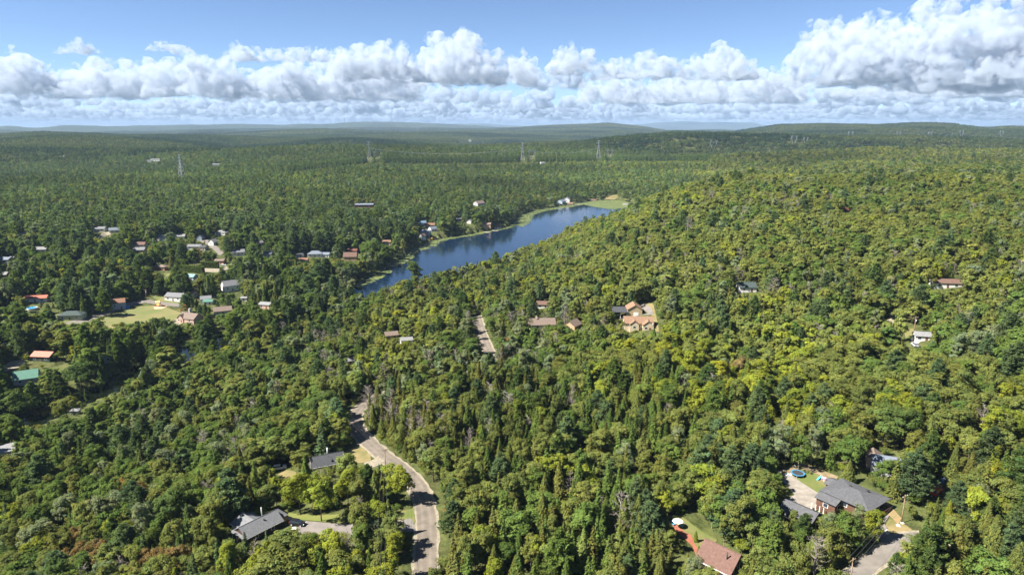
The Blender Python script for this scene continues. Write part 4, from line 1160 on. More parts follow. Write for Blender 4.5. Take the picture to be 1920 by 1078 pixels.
# ------------------------------------------------------------------ cars and yard things
def car(px, py, yaw, paint, label, name="car", hatch=False, s=1.0, kp=True):
    x, y, z = hit(px, py, 0.8)
    o = thing(name, (x, y, z + 0.16), rad(yaw), label, "car")
    o.scale = (s, s, s)
    def loft(prof, wy0, wy1, nm, m, par):
        """side outline extruded across, narrowed at the top"""
        n_ = len(prof); zmin = min(p[1] for p in prof); zmax = max(p[1] for p in prof)
        v = []
        for sgn in (-1, 1):
            for a, b in prof:
                f = (b - zmin) / (zmax - zmin)
                v.append((a, sgn * (wy0 + (wy1 - wy0) * f), b))
        f = [tuple(range(n_ - 1, -1, -1)), tuple(range(n_, 2 * n_))] + [(i, (i + 1) % n_, n_ + (i + 1) % n_, n_ + i) for i in range(n_)]
        return MB().add(v, f).build(nm, m, par)
    loft([(-2.3, .35), (2.3, .35), (2.36, .7), (2.2, .98), (1.1, 1.08), (-2.2, 1.1), (-2.36, .8)], .92, .86, "body", paint, o)
    loft([(1.15, 1.07), (.35, 1.62), (-1.9, 1.66), (-2.2, 1.09)], .84, .68, "cabin", M_GLASS, o)
    loft([(.32, 1.60), (.25, 1.70), (-1.85, 1.72), (-1.92, 1.62)], .72, .68, "roof", paint, o)
    for a in (1.45, -1.45):
        for b in (-.9, .9):
            w_ = MB().tube((a, b - .11, .34), (a, b + .11, .34), .36, n=14).build("wheel", M_DARKM, o, True)
            MB().tube((a, b - .125, .34), (a, b + .125, .34), .2, n=10).build("rim", M_STEEL, w_)
    for b in (-.65, .65):
        MB().box(2.2, 2.4, b - .18, b + .18, .72, .9).build("headlight", M_TRIM, o)
        MB().box(-2.4, -2.28, b - .16, b + .16, .8, 1.02).build("tail_light", mat("tail_light_red", (.4, .02, .02), .3), o)
    if hatch:
        MB().slab([(-1.95, -.75, 1.72), (-1.95, .75, 1.72), (-3.0, .7, 2.0), (-3.0, -.7, 2.0)], .08).build("tailgate", paint, o)
    a, b, c = project((x, y, z + .8)); q = 3.0 * FPX / c
    if kp:
        keep_px([(a - q, b - q * .6), (a + q, b - q * .6), (a + q, b + q * .6), (a - q, b + q * .6)], y + 2)
    return o
PAINT = {"black": mat("black_car_paint", (.012, .013, .016), .25, spec=.6), "red": mat("red_car_paint", (.45, .02, .015), .3, spec=.6), "white": mat("white_car_paint", (.75, .75, .75), .3, spec=.5), "silver": mat("silver_car_paint", (.38, .4, .42), .3, spec=.5)}
car(558, 980, -14, PAINT["black"], "black car parked on the grey drive with its tailgate up", hatch=True)
car(1757, 921, 35, PAINT["red"], "red car parked under the big white pine")
car(217, 573, 20, PAINT["red"], "red car parked in front of the orange-roofed barn")
car(524, 876, 20, PAINT["white"], "white car in the shade of the tall firs")
car(419, 497, 5, PAINT["white"], "white van-like car beside the orange brick house")
car(12, 646, 10, PAINT["white"], "white car among the trees at the left edge")
car(1716, 646, 80, PAINT["silver"], "silver car on the gravel below the white shed")
car(688, 457, 10, PAINT["white"], "white car on the grass patch above the lake")
car(196, 433, 10, PAINT["silver"], "silver car in front of the hillside white house")

def round_thing(name, px, py, h, label, cat, yaw=0):
    x, y, z = hit(px, py, h)
    return thing(name, (x, y, z), rad(yaw), label, cat), (x, y, z)
M_BLUEP = mat("blue_pad", (.05, .18, .33), .5)
o, (x, y, z) = round_thing("trampoline", 1496, 886, .9, "round trampoline with a blue rim on the lawn", "trampoline")
def ring(mb, r0, r1, z0, z1, n=28):
    v = []
    for r_, z_ in ((r0, z0), (r1, z0), (r1, z1), (r0, z1)):
        v += [(r_ * math.cos(6.2832 * i / n), r_ * math.sin(6.2832 * i / n), z_) for i in range(n)]
    f = [(a * n + i, a * n + (i + 1) % n, ((a + 1) % 4) * n + (i + 1) % n, ((a + 1) % 4) * n + i) for a in range(4) for i in range(n)]
    return mb.add(v, f)
MB().tube((0, 0, .84), (0, 0, .87), 1.72, n=28).build("jumping_mat", M_DARKM, o)
ring(MB(), 1.68, 2.12, .82, .93).build("rim_pad", M_BLUEP, o)
for i in range(6):
    a = i * 1.047
    MB().tube((2.0 * math.cos(a), 2.0 * math.sin(a), -.3), (2.0 * math.cos(a), 2.0 * math.sin(a), .82), .05, n=6).build("leg", M_STEEL, o)
o, _ = round_thing("tarpaulin", 1479, 889, .2, "crumpled white tarpaulin beside the trampoline", "tarpaulin")
r_ = np.random.default_rng(4); gv, gfc = [], []
for i in range(7):
    for j in range(5):
        gv.append(((i - 3) * .34 + r_.normal(0, .05), (j - 2) * .34, .05 + .35 * abs(r_.normal()) * (1 if 0 < i < 6 and 0 < j < 4 else .1)))
for i in range(6):
    for j in range(4):
        a = i * 5 + j; gfc.append((a, a + 5, a + 6, a + 1))
MB().add(gv, gfc).build("sheet", M_TRIM, o, True)
o, _ = round_thing("toy_slide", 1536, 897, .4, "small turquoise toy slide on the lawn edge", "toy", 20)
tq = mat("turquoise_plastic", (.06, .28, .34), .4)
MB().slab([(-.9, -.3, .1), (-.9, .3, .1), (.3, .3, 1.0), (.3, -.3, 1.0)], .1).build("chute", tq, o)
MB().box(.3, .8, -.35, .35, 0, 1.0).build("platform", tq, o)
for s in (-.3, .3): MB().tube((.8, s, 0), (.8, s, 1.5), .06, n=6).build("handrail", M_TRIM, o)
o, _ = round_thing("toy_house", 1544, 898, .4, "small pink plastic playhouse beside the turquoise slide", "toy", -15)
pk = mat("pink_plastic", (.42, .2, .28), .5)
MB().box(-.6, .6, -.5, .5, 0, .8).build("wall", pk, o)
MB().slab([(-.7, -.6, .8), (.7, -.6, .8), (.7, 0, 1.25), (-.7, 0, 1.25)], .06).slab([(.7, .6, .8), (-.7, .6, .8), (-.7, 0, 1.25), (.7, 0, 1.25)], .06).build("roof", mat("mauve_plastic", (.4, .25, .4), .5), o)
MB().box(-.2, .2, -.53, -.49, 0, .6).build("door", M_TRIM, o)
o, _ = round_thing("boulder", 1664, 995, .5, "pale cream boulder at the foot of the brick house drive", "boulder", 60)
import bmesh
def rock(par, nm, sx, sy, sz, seed, m):
    b = bmesh.new(); bmesh.ops.create_icosphere(b, subdivisions=3, radius=1)
    r_ = np.random.default_rng(seed); k_ = r_.normal(size=(5, 3))
    for v in b.verts:
        n_ = sum(math.sin(3 * v.co.dot(Vector(q)) + i) for i, q in enumerate(k_)) * .05
        v.co = Vector((v.co.x * sx, v.co.y * sy, v.co.z * sz)) * (1 + n_)
    me = bpy.data.meshes.new(nm); b.to_mesh(me); b.free(); me.materials.append(m)
    return link(nm, me, par)
rock(o, "stone", 1.25, .7, .6, 3, mat("cream_stone", (.66, .58, .40), .9, (.5, .43, .3), 2))
for i, (px, py, s_) in enumerate(((1462, 884, .5), (1470, 881, .4), (1490, 873, .6), (1500, 872, .5), (1512, 876, .45), (1525, 880, .4), (1685, 984, .6), (1692, 979, .5))):
    o, _ = round_thing("boulder", px, py, .2, "grey-white rock %s" % ["at the gravel yard's upper corner", "second along the earth bank", "third along the earth bank", "fourth along the earth bank, above the trampoline", "fifth along the earth bank", "at the right end of the earth bank", "on the weedy verge near the utility pole", "at the foot of the utility pole"][i], "boulder", 40 * i)
    rock(o, "stone", s_ * 1.3, s_, s_ * .7, 10 + i, mat("grey_stone", (.45, .41, .36), .9, (.3, .27, .23), 2))
# patio umbrella and chairs
o, (x, y, z) = round_thing("patio_umbrella", 1271, 976, 2.2, "white patio umbrella at the end of the red path", "umbrella")
cn = MB(); nseg = 8
top = (0, 0, 2.75); rim = [(1.5 * math.cos(6.2832 * i / nseg), 1.5 * math.sin(6.2832 * i / nseg), 2.15) for i in range(nseg)]
cn.add([top] + rim + [(0, 0, 2.66)] + [(a * .99, b * .99, c - .05) for a, b, c in rim], [(0, 1 + i, 1 + (i + 1) % nseg) for i in range(nseg)] + [(nseg + 1, nseg + 2 + (i + 1) % nseg, nseg + 2 + i) for i in range(nseg)])
cn.build("canopy", M_TRIM, o)
MB().tube((0, 0, 0), (0, 0, 2.75), .04, n=6).build("pole", M_STEEL, o)
MB().tube((0, 0, 0), (0, 0, .12), .3, n=10).build("base", M_DARKM, o)
keep_px([(1258, 968), (1286, 966), (1288, 988), (1258, 990)], y + 2)
for i, (px, py, lb) in enumerate(((1263, 981, "blue patio chair left of the white umbrella"), (1278, 984, "blue patio chair right of the white umbrella"))):
    o, _ = round_thing("patio_chair", px, py, .5, lb, "chair", 30 + 200 * i)
    bl = mat("blue_cushion", (.08, .28, .44), .6)
    MB().box(-.45, .45, -.45, .45, .36, .5).build("seat", bl, o)
    MB().slab([(-.45, .4, .5), (.45, .4, .5), (.45, .75, 1.15), (-.45, .75, 1.15)], .1).build("backrest", bl, o)
    for a in (-.4, .4):
        for b in (-.4, .4): MB().box(a - .03, a + .03, b - .03, b + .03, 0, .37).build("leg", M_STEEL, o)
o, _ = round_thing("patio_table", 1312, 1046, .7, "round pale patio table beside the red-roofed cottage", "table")
MB().tube((0, 0, .7), (0, 0, .76), 1.0, n=20).build("table_top", mat("pale_tabletop", (.5, .48, .46), .4), o)
MB().tube((0, 0, 0), (0, 0, .7), .07, n=8).build("pedestal", M_DARKM, o)
MB().tube((0, 0, 0), (0, 0, .06), .4, n=12).build("base", M_DARKM, o)
o, _ = round_thing("barbecue", 1305, 1052, .7, "black barbecue beside the pale patio table", "barbecue", 40)
MB().box(-.6, .6, -.35, .35, .5, .9).build("body", M_DARKM, o)
MB().tube((-.6, 0, .9), (.6, 0, .9), .34, n=12).build("lid", M_DARKM, o, True)
for a in (-.5, .5):
    for b in (-.28, .28): MB().box(a - .04, a + .04, b - .04, b + .04, 0, .5).build("leg", M_DARKM, o)
o, (x, y, z) = round_thing("wood_stack", 550, 992, .5, "small brick-red wood stack with a pale cover beside the drive", "wood stack", 10)
for i in range(4):
    for j in range(3):
        MB().tube((-.7, -.36 + .24 * i, .13 + .24 * j), (.7, -.36 + .24 * i, .13 + .24 * j), .115, n=7).build("log", mat("red_wood", (.36, .15, .08), .9, (.28, .12, .07), 2), o)
MB().box(-.75, .75, -.5, .5, .74, .86).build("cover", M_TRIM, o)
keep_px([(545, 985), (556, 985), (556, 998), (545, 998)], y + 2)
o, _ = round_thing("storage_box", 1771, 901, .6, "blue plastic storage box beside the clay patch", "box", 15)
MB().box(-.8, .8, -.6, .6, 0, 1.0).build("body", mat("blue_plastic", (.10, .20, .45), .5), o)
MB().box(-.86, .86, -.66, .66, 1.0, 1.14).build("lid", mat("pale_blue_plastic", (.25, .35, .6), .5), o)
# valley things
o, (x, y, z) = round_thing("swimming_pool", 59, 577, 1.2, "round blue above-ground pool below the orange-red metal roof", "pool")
ring(MB(), 3.4, 3.6, -.5, 1.3).build("wall", M_TRIM, o)
MB().tube((0, 0, 0), (0, 0, 1.12), 3.38, n=28).build("water", mat("pool_water", (.03, .24, .52), .1, spec=.6), o)
keep_px([(48, 568), (72, 568), (72, 585), (48, 585)], y + 2)
o, (x, y, z) = round_thing("storage_box", 238, 576, 1.0, "bright blue recycling container on the village street", "container", 10)
MB().box(-1.5, 1.5, -1, 1, 0, 1.9).build("body", mat("bin_blue", (.04, .20, .60), .5), o)
MB().slab([(-1.5, -1, 1.92), (1.5, -1, 1.92), (1.5, 1, 2.2), (-1.5, 1, 2.2)], .08).build("lid", M_BLUEP, o)
def play_set(px, py, c1, c2, label, yaw):
    o, (x, y, z) = round_thing("play_structure", px, py, 1.4, label, "playground", yaw)
    a_ = mat("play_" + c1[0], c1[1], .5); b_ = mat("play_" + c2[0], c2[1], .5)
    for sx, sy in ((-2.2, -1.2), (-2.2, 1.2), (0, -1.2), (0, 1.2)):
        MB().tube((sx, sy, 0), (sx, sy, 3.6), .14, n=6).build("post", a_, o)
    MB().box(-2.4, .2, -1.4, 1.4, 1.4, 1.6).build("deck", b_, o)
    MB().slab([(-2.6, -1.6, 3.4), (.4, -1.6, 3.4), (.4, 0, 4.4), (-2.6, 0, 4.4)], .1).slab([(.4, 1.6, 3.4), (-2.6, 1.6, 3.4), (-2.6, 0, 4.4), (.4, 0, 4.4)], .1).build("roof", b_, o)
    MB().slab([(.2, -.5, 1.5), (.2, .5, 1.5), (3.4, .5, .2), (3.4, -.5, .2)], .15).build("slide", a_, o)
    MB().slab([(-2.3, -.5, 1.5), (-2.3, .5, 1.5), (-4.6, .5, .1), (-4.6, -.5, .1)], .15).build("ramp", a_, o)
    keep_px([(px - 9, py - 9), (px + 9, py - 9), (px + 9, py + 8), (px - 9, py + 8)], y + 2)
play_set(300, 571, ("red", (.50, .03, .04)), ("yellow", (.72, .55, .12)), "red playground set with a yellow roof in the park", 10)
play_set(349, 577, ("orange", (.75, .16, .02)), ("amber", (.78, .30, .02)), "orange playground set near the stone chimney house", 40)
drape("sand_pit", px_poly([(288, 576), (306, 570), (314, 574), (304, 579), (290, 580)]), mat("play_sand", (.48, .32, .2), .95), "pale sand under the red playground set", .12, 2.5)
o, (x, y, z) = round_thing("water_slide", 808, 449, 1.4, "yellow water slide on the small beach", "slide", 30)
yl = mat("yellow_plastic", (.75, .45, .02), .4)
MB().slab([(-3, -.7, .2), (-3, .7, .2), (1, .7, 3), (1, -.7, 3)], .3).build("chute", yl, o)
MB().box(1, 2, -.8, .8, 0, 3).build("platform", yl, o)
keep_px([(800, 444), (832, 444), (832, 454), (800, 455)], y + 2)
o, _ = round_thing("kayak", 827, 451, .3, "orange kayak lying on the small beach", "kayak", 15)
b = bmesh.new(); bmesh.ops.create_icosphere(b, subdivisions=3, radius=1)
for v in b.verts: v.co = Vector((v.co.x * 2.8, v.co.y * .55 * (1 - .5 * v.co.x ** 2), max(v.co.z, -.6) * .45 + .35))
me = bpy.data.meshes.new("hull"); b.to_mesh(me); b.free(); me.materials.append(mat("orange_plastic", (.62, .2, .05), .4)); link("hull", me, o)
MB().tube((-.3, 0, .7), (.6, 0, .7), .3, n=10).build("cockpit", M_DARKM, o)
for px, py, yw, lb in ((738, 500, -30, "pale wooden dock at the near lily fringe"), (913, 436, -35, "pale wooden dock below the tan lakeside house"), (928, 433, -30, "small dock below the red-brown lakeside roof"), (1083, 384, -40, "tiny dock at the edge of the lily field")):
    x, y = on_plane(px, py, LAKE_Z)
    o = thing("dock", (x, y, LAKE_Z), rad(yw), lb, "dock", "docks on the lake shore")
    for i in range(9):
        MB().box(-4.5 + i * 1.0, -3.56 + i * 1.0, -1.0, 1.0, .42, .52).build("plank", mat("pale_dock_wood", (.55, .5, .43), .9, (.42, .38, .33), 1), o)
    for a in (-4, 0, 4):
        for b_ in (-.9, .9): MB().tube((a, b_, -2), (a, b_, .42), .1, n=6).build("post", M_WOOD, o)
# clipped hedges by the village street
def hedge(px0, py0, px1, py1, w, h, label):
    a, b = np.array(hit(px0, py0)[:2]), np.array(hit(px1, py1)[:2])
    L = np.linalg.norm(b - a); mid = (a + b) / 2
    o = thing("hedge", (mid[0], mid[1], float(height(*mid))), math.atan2(b[1] - a[1], b[0] - a[0]), label, "hedge", "clipped hedges")
    r_ = np.random.default_rng(int(px0)); n_ = int(L * 60)
    C = np.c_[r_.uniform(-L / 2, L / 2, n_), r_.uniform(-w / 2, w / 2, n_), r_.uniform(0, h, n_)]
    k = r_.integers(0, 3, n_)
    C[k == 0, 2] = h * r_.uniform(.93, 1.03, (k == 0).sum()); C[k == 1, 1] = -w / 2
    HEDGES.append((o, C, r_))
    clear_ground([a + (-3, -3), b + (3, -3), b + (3, 3), a + (-3, 3)])
    x0, y0, _ = project((a[0], a[1], o.location.z)); x1, y1, _ = project((b[0], b[1], o.location.z)); dz = h * FPX / mid[1]
    keep_px([(x0, y0 - dz), (x1, y1 - dz), (x1, y1), (x0, y0)], mid[1] + 2)
HEDGES = []
hedge(378, 502, 411, 503, 4, 6, "long clipped cedar hedge along the sandy village street")
hedge(331, 497, 352, 500, 4, 6, "dark clipped hedge left of the long cedar hedge")
hedge(338, 508, 383, 513, 4, 6, "clipped hedge below the sandy village street")

# ------------------------------------------------------------------ trees
def leaf_material():
    m = bpy.data.materials.new("foliage")
    n, l = nodes_of(m)
    out = n.new("ShaderNodeOutputMaterial")
    at = n.new("ShaderNodeAttribute"); at.attribute_type = 'INSTANCER'; at.attribute_name = "tint"
    av = n.new("ShaderNodeAttribute"); av.attribute_type = 'GEOMETRY'; av.attribute_name = "vary"
    mu = n.new("ShaderNodeMix"); mu.data_type = 'RGBA'; mu.blend_type = 'MULTIPLY'; mu.inputs["Factor"].default_value = 1.0
    l.new(at.outputs["Color"], mu.inputs["A"]); l.new(av.outputs["Color"], mu.inputs["B"])
    d = n.new("ShaderNodeBsdfDiffuse"); t = n.new("ShaderNodeBsdfTranslucent")
    l.new(mu.outputs["Result"], d.inputs[0])
    g = n.new("ShaderNodeMix"); g.data_type = 'RGBA'; g.blend_type = 'MULTIPLY'; g.inputs["Factor"].default_value = 1.0
    l.new(mu.outputs["Result"], g.inputs["A"]); g.inputs["B"].default_value = (1.15, 1.2, 0.6, 1)
    l.new(g.outputs["Result"], t.inputs[0])
    mx = n.new("ShaderNodeMixShader"); mx.inputs[0].default_value = 0.42
    l.new(d.outputs[0], mx.inputs[1]); l.new(t.outputs[0], mx.inputs[2])
    l.new(mx.outputs[0], out.inputs[0])
    return m
M_LEAF = leaf_material()
M_BARK = mat("bark", (0.115, 0.085, 0.06), 0.9, (0.07, 0.055, 0.04), 8, stretch=(1, 1, 0.3))
M_PALE = mat("pale_bark", (0.30, 0.27, 0.23), 0.9, (0.17, 0.15, 0.12), 8, stretch=(1, 1, 0.4))
M_DEAD = mat("dead_wood", (0.27, 0.235, 0.205), 0.9, (0.19, 0.16, 0.14), 9)

def unit(v):
    return v / (np.linalg.norm(v, axis=-1, keepdims=True) + 1e-9)

def cards(C, N, U, sa, sb, var):
    """leaf-shaped four-sided cards: centre, normal, long direction, half sizes"""
    U = unit(U - N * (U * N).sum(-1, keepdims=True))
    V = np.cross(N, U)
    sa, sb = sa[:, None], sb[:, None]
    q = np.stack([C - U * sa, C + V * sb + U * sa * 0.15 - N * sb * 0.25, C + U * sa, C - V * sb + U * sa * 0.15 - N * sb * 0.25], 1)
    return q.reshape(-1, 3), np.repeat(var, 4, 0)

def crown_mesh(name, parts):
    v = np.vstack([p[0] for p in parts]); c = np.vstack([p[1] for p in parts])
    f = np.arange(len(v)).reshape(-1, 4)
    me = np_mesh(name, v, f, M_LEAF)
    a = me.color_attributes.new("vary", 'FLOAT_COLOR', 'POINT')
    a.data.foreach_set("color", np.c_[c, np.ones(len(c))].astype(np.float32).ravel())
    return me

def vary(r, n, s=0.16, hue=0.1):
    b = np.exp(r.normal(0, s, (n, 1)))
    h = r.normal(0, hue, (n, 1))
    return np.clip(b * np.c_[1 + h, np.ones((n, 1)), 1 - h], 0.3, 2.2)

def trunk_mb(seed, top, r0, limbs, reach):
    r = np.random.default_rng(seed); mb = MB()
    bend = r.normal(0, 0.008, (4, 2)); z = np.linspace(-0.06, top, 4)
    pts = [(b[0] * i, b[1] * i, zz) for i, (b, zz) in enumerate(zip(bend, z))]
    rad = np.linspace(r0, r0 * 0.35, 4)
    for i in range(3):
        mb.tube(pts[i], pts[i + 1], rad[i], rad[i + 1], 6)
    for i in range(limbs):
        a = 2.4 * i + r.uniform(0, .5); h = r.uniform(0.45, 0.9) * top
        e = (math.cos(a) * reach, math.sin(a) * reach, h + reach * r.uniform(0.5, 1.1))
        mid = (e[0] * .5, e[1] * .5, h + (e[2] - h) * 0.42)
        mb.tube((0, 0, h), mid, r0 * 0.4, r0 * 0.28, 4); mb.tube(mid, e, r0 * 0.28, r0 * 0.1, 4)
    return mb

def broadleaf(seed, nc, nl, ls, rx=0.34, zc=0.6, rz=0.40, cr=(0.050, 0.115), low=-0.55, rnd=0.42, ow=0.45):
    r = np.random.default_rng(seed)
    # main lobes make an uneven outline, clumps sit on the lobes
    nb = 7
    ph = np.arange(nb) * 2.4 + r.uniform(0, 6)
    lobes = np.c_[np.cos(ph), np.sin(ph), r.uniform(-0.5, 0.75, nb)]
    lobes[:, :2] *= r.uniform(0.35, 0.62, (nb, 1))
    lobes = np.vstack([lobes, [[r.uniform(-.15, .15), r.uniform(-.15, .15), 0.62]]])
    lr = np.r_[r.uniform(0.38, 0.55, nb), 0.42]
    k = r.integers(0, len(lobes), nc)
    d = unit(r.normal(size=(nc, 3))); d[:, 2] = np.where(d[:, 2] < low, -d[:, 2], d[:, 2])
    cc = lobes[k] + d * (lr[k] * r.uniform(0.65, 1.0, nc))[:, None]
    cc[:, 2] = np.maximum(cc[:, 2], -0.95)
    cc = cc * [rx, rx, rz] + [0, 0, zc]
    R = r.uniform(cr[0], cr[1], nc)
    cv = vary(r, nc, 0.13, 0.05)
    out_d = unit((cc - [0, 0, zc - 0.1]) / [rx, rx, rz])
    n = nc * nl
    ki = np.repeat(np.arange(nc), nl)
    p = unit(r.normal(size=(n, 3)) + out_d[ki] * 0.55 + [0, 0, 0.25])
    C = cc[ki] + p * (R[ki] * r.uniform(0.55, 1.05, n))[:, None] * [1, 1, 0.82]
    N = unit(p * 1.0 + out_d[ki] * ow + r.normal(size=(n, 3)) * rnd + [0, 0, 0.30])
    U = r.normal(size=(n, 3))
    s = ls * r.uniform(0.7, 1.3, n)
    return [cards(C, N, U, s, s * 0.62, cv[ki] * vary(r, n, 0.06, 0.04))]

def pine(seed, nw, nb, nt, nn, ls, L0=0.30):
    """white pine: level tiers of upswept plumes, gaps between the tiers"""
    r = np.random.default_rng(seed); out = []
    for w in range(nw):
        t = w / (nw - 1)
        h = 0.25 + 0.72 * t
        Lw = L0 * (1.02 - t) ** 0.62 * r.uniform(0.85, 1.1) * (0.75 + 0.25 * min(1, t * 5))
        for b in range(nb if t < 0.85 else 4):
            a = 2 * math.pi * (b / nb) + w * 1.1 + r.normal(0, 0.25)
            L = Lw * r.uniform(0.6, 1.15)
            d = np.array([math.cos(a), math.sin(a), 0])
            side = np.array([-d[1], d[0], 0])
            s = r.uniform(0.25, 1.0, nt) ** 0.8
            lat = r.normal(0, 0.16, nt) * L * (1.15 - 0.4 * s)
            c = d * (s * L)[:, None] + side * lat[:, None]
            c[:, 2] = h + 0.10 * L * s + r.normal(0, 0.006, nt)
            ki = np.repeat(np.arange(nt), nn); n = nt * nn
            u = unit(d * 0.8 + r.normal(size=(n, 3)) * 0.65 + [0, 0, 0.35])
            C = c[ki] + u * ls * 0.9
            N = unit(r.normal(size=(n, 3)) * 0.6 + [0, 0, 0.9])
            z = ls * r.uniform(0.8, 1.3, n)
            cv = vary(r, 1, 0.12, 0.04)
            out.append(cards(C, N, u, z, z * 0.30, cv * vary(r, n, 0.16, 0.05)))
    return out

def spruce(seed, nw, nb, nk, ls, L0=0.165, p=0.85, droop=0.35, h0=0.05):
    r = np.random.default_rng(seed); out = []
    for w in range(nw):
        t = w / (nw - 1)
        h = h0 + (0.99 - h0) * t
        L = L0 * (1.04 - t) ** p * r.uniform(0.86, 1.1)
        m = max(3, int(nb * (1.1 - t)))
        a = 2 * math.pi * (np.arange(m) / m) + w * 0.9 + r.normal(0, 0.2, m)
        d = np.c_[np.cos(a), np.sin(a), np.zeros(m)]
        LL = L * r.uniform(0.7, 1.15, m)
        ki = np.repeat(np.arange(m), nk); n = m * nk
        s = r.uniform(0.2, 1.0, n)
        side = np.c_[-d[:, 1], d[:, 0], np.zeros(m)]
        C = d[ki] * (s * LL[ki])[:, None] + side[ki] * (r.normal(0, 0.22, n) * LL[ki] * (1.1 - 0.5 * s))[:, None]
        C[:, 2] = h + 0.02 - droop * LL[ki] * s ** 1.3 + r.normal(0, 0.006, n)
        U = unit(d[ki] + side[ki] * r.normal(0, 0.5, (n, 1)) - [0, 0, 0.25])
        N = unit(d[ki] * 0.45 + r.normal(size=(n, 3)) * 0.35 + [0, 0, 0.8])
        z = ls * r.uniform(0.7, 1.25, n) * (1.0 - 0.45 * t)
        out.append(cards(C, N, U, z, z * 0.42, vary(r, 1, 0.08, 0.03) * vary(r, n, 0.17, 0.06)))
    return out

def cedar(seed, n, ls, R=0.17):
    r = np.random.default_rng(seed)
    t = r.uniform(0, 1, n) ** 0.85
    prof = np.minimum(1, (1.03 - t) ** 0.9 * 1.12) * np.minimum(1, 0.6 + t * 3)
    a = r.uniform(0, 6.283, n)
    bump = 1 + 0.16 * np.sin(a * 5 + t * 17 + seed) + 0.1 * np.sin(a * 9 - t * 31)
    rad = R * prof * bump * r.uniform(0.72, 1.0, n)
    C = np.c_[np.cos(a) * rad, np.sin(a) * rad, 0.04 + 0.95 * t]
    N = unit(np.c_[np.cos(a), np.sin(a), np.full(n, 0.45)] + r.normal(size=(n, 3)) * 0.5)
    U = unit(r.normal(size=(n, 3)) * 0.4 + [0, 0, 1.0])
    z = ls * r.uniform(0.7, 1.3, n)
    cell = np.floor(a * 2.2).astype(int) * 13 + np.floor(t * 12).astype(int)
    cv = vary(r, 400, 0.16, 0.06)[cell % 400]
    return [cards(C, N, U, z, z * 0.5, cv * vary(r, n, 0.14, 0.05))]

def dead_mb(seed):
    r = np.random.default_rng(seed); mb = MB()
    mb.tube((0, 0, -0.05), (0.02, 0, 0.55), 0.014, 0.009, 6); mb.tube((0.02, 0, .55), (0.0, 0.02, 1.0), 0.009, 0.002, 5)
    for i in range(34):
        h = r.uniform(0.25, 0.97); a = i * 2.4; L = 0.24 * (1.15 - h) * r.uniform(.6, 1.3) + 0.05
        e = np.array([math.cos(a) * L, math.sin(a) * L, h + L * r.uniform(0.2, 1.0)])
        b0 = np.array([0.01, 0.01, h])
        mb.tube(b0, e, 0.0045, 0.0015, 3)
        for j in range(5):
            s = r.uniform(0.3, 1)
            p = b0 + (e - b0) * s
            q = p + unit(r.normal(size=3) + (e - b0) * 3 + [0, 0, .4]) * L * 0.45
            mb.tube(p, q, 0.0025, 0.001, 3)
    return mb

# kinds: 0-3 maple, 4-6 birch, 7-9 pine, 10-11 fir, 12-13 cedar, 14-15 dead, 16 shrub
KINDS = ["maple"] * 4 + ["birch"] * 3 + ["pine"] * 3 + ["fir"] * 2 + ["cedar"] * 2 + ["dead"] * 2 + ["shrub"] + ["maple"] * 3 + ["birch"] * 2
NK = len(KINDS)
def crown_parts(k, lod):
    kind = KINDS[k]; q = (1.0, 0.40, 0.11)[lod]; g = (1.0, 1.55, 2.7)[lod]
    if kind == "maple":
        v = {0: (0.33, 0.57, 0.43), 1: (0.42, 0.60, 0.38), 2: (0.26, 0.55, 0.46), 3: (0.36, 0.60, 0.39), 17: (0.29, 0.63, 0.36), 18: (0.38, 0.53, 0.47), 19: (0.23, 0.60, 0.40)}[k]
        return broadleaf(100 + k, int(100 * q ** .6), int(46 * q ** .5), 0.0225 * g, v[0], v[1], v[2], rnd=(.40, .28, .22)[lod], ow=(.5, .9, 1.2)[lod])
    if kind == "birch":
        v = {4: (0.23, 0.60, 0.41), 5: (0.27, 0.58, 0.42), 6: (0.20, 0.62, 0.38), 20: (0.24, 0.67, 0.33), 21: (0.17, 0.56, 0.43)}[k]
        return broadleaf(200 + k, int(80 * q ** .6), int(44 * q ** .5), 0.0175 * g, v[0], v[1], v[2], (0.04, 0.09), rnd=(.40, .28, .22)[lod], ow=(.5, .9, 1.2)[lod])
    if kind == "pine":
        return pine(300 + k, (13, 11, 8)[lod], (7, 6, 5)[lod], (11, 6, 3)[lod], (7, 4, 2)[lod], (0.026, 0.042, 0.075)[lod], [0.30, 0.34, 0.26][k - 7])
    if kind == "fir":
        return spruce(400 + k, (26, 18, 10)[lod], (12, 9, 6)[lod], (12, 7, 3)[lod], (0.036, 0.055, 0.095)[lod], [0.165, 0.20][k - 10])
    if kind == "cedar":
        return cedar(500 + k, (3200, 900, 200)[lod], (0.024, 0.042, 0.085)[lod], [0.17, 0.21][k - 12])
    return broadleaf(700 + k, int(30 * q ** .6), int(60 * q ** .5), 0.040 * g, 0.55, 0.42, 0.5, (0.14, 0.24), -0.2)

def proto_meshes(k, lod):
    kind = KINDS[k]
    nm = {"maple": "maple", "birch": "birch", "pine": "pine", "fir": "fir", "cedar": "cedar", "dead": "bare", "shrub": "shrub"}[kind]
    if kind == "dead":
        return None, dead_mb(600 + k)
    cm = crown_mesh(nm + "_crown", crown_parts(k, lod))
    spec = {"maple": (0.62, 0.018, 6, 0.20), "birch": (0.75, 0.011, 5, 0.11), "pine": (0.97, 0.017, 0, 0.1), "fir": (0.95, 0.011, 0, .1), "cedar": (0.9, 0.012, 0, .1), "shrub": (0.4, 0.02, 4, 0.2)}[kind]
    return cm, trunk_mb(k, *(spec if lod == 0 else (spec[0], spec[1], 0, 0.1)))

def mb_mesh(mb, name, m):
    me = bpy.data.meshes.new(name); me.from_pydata(mb.v, [], mb.f); me.materials.append(m); me.update()
    return me

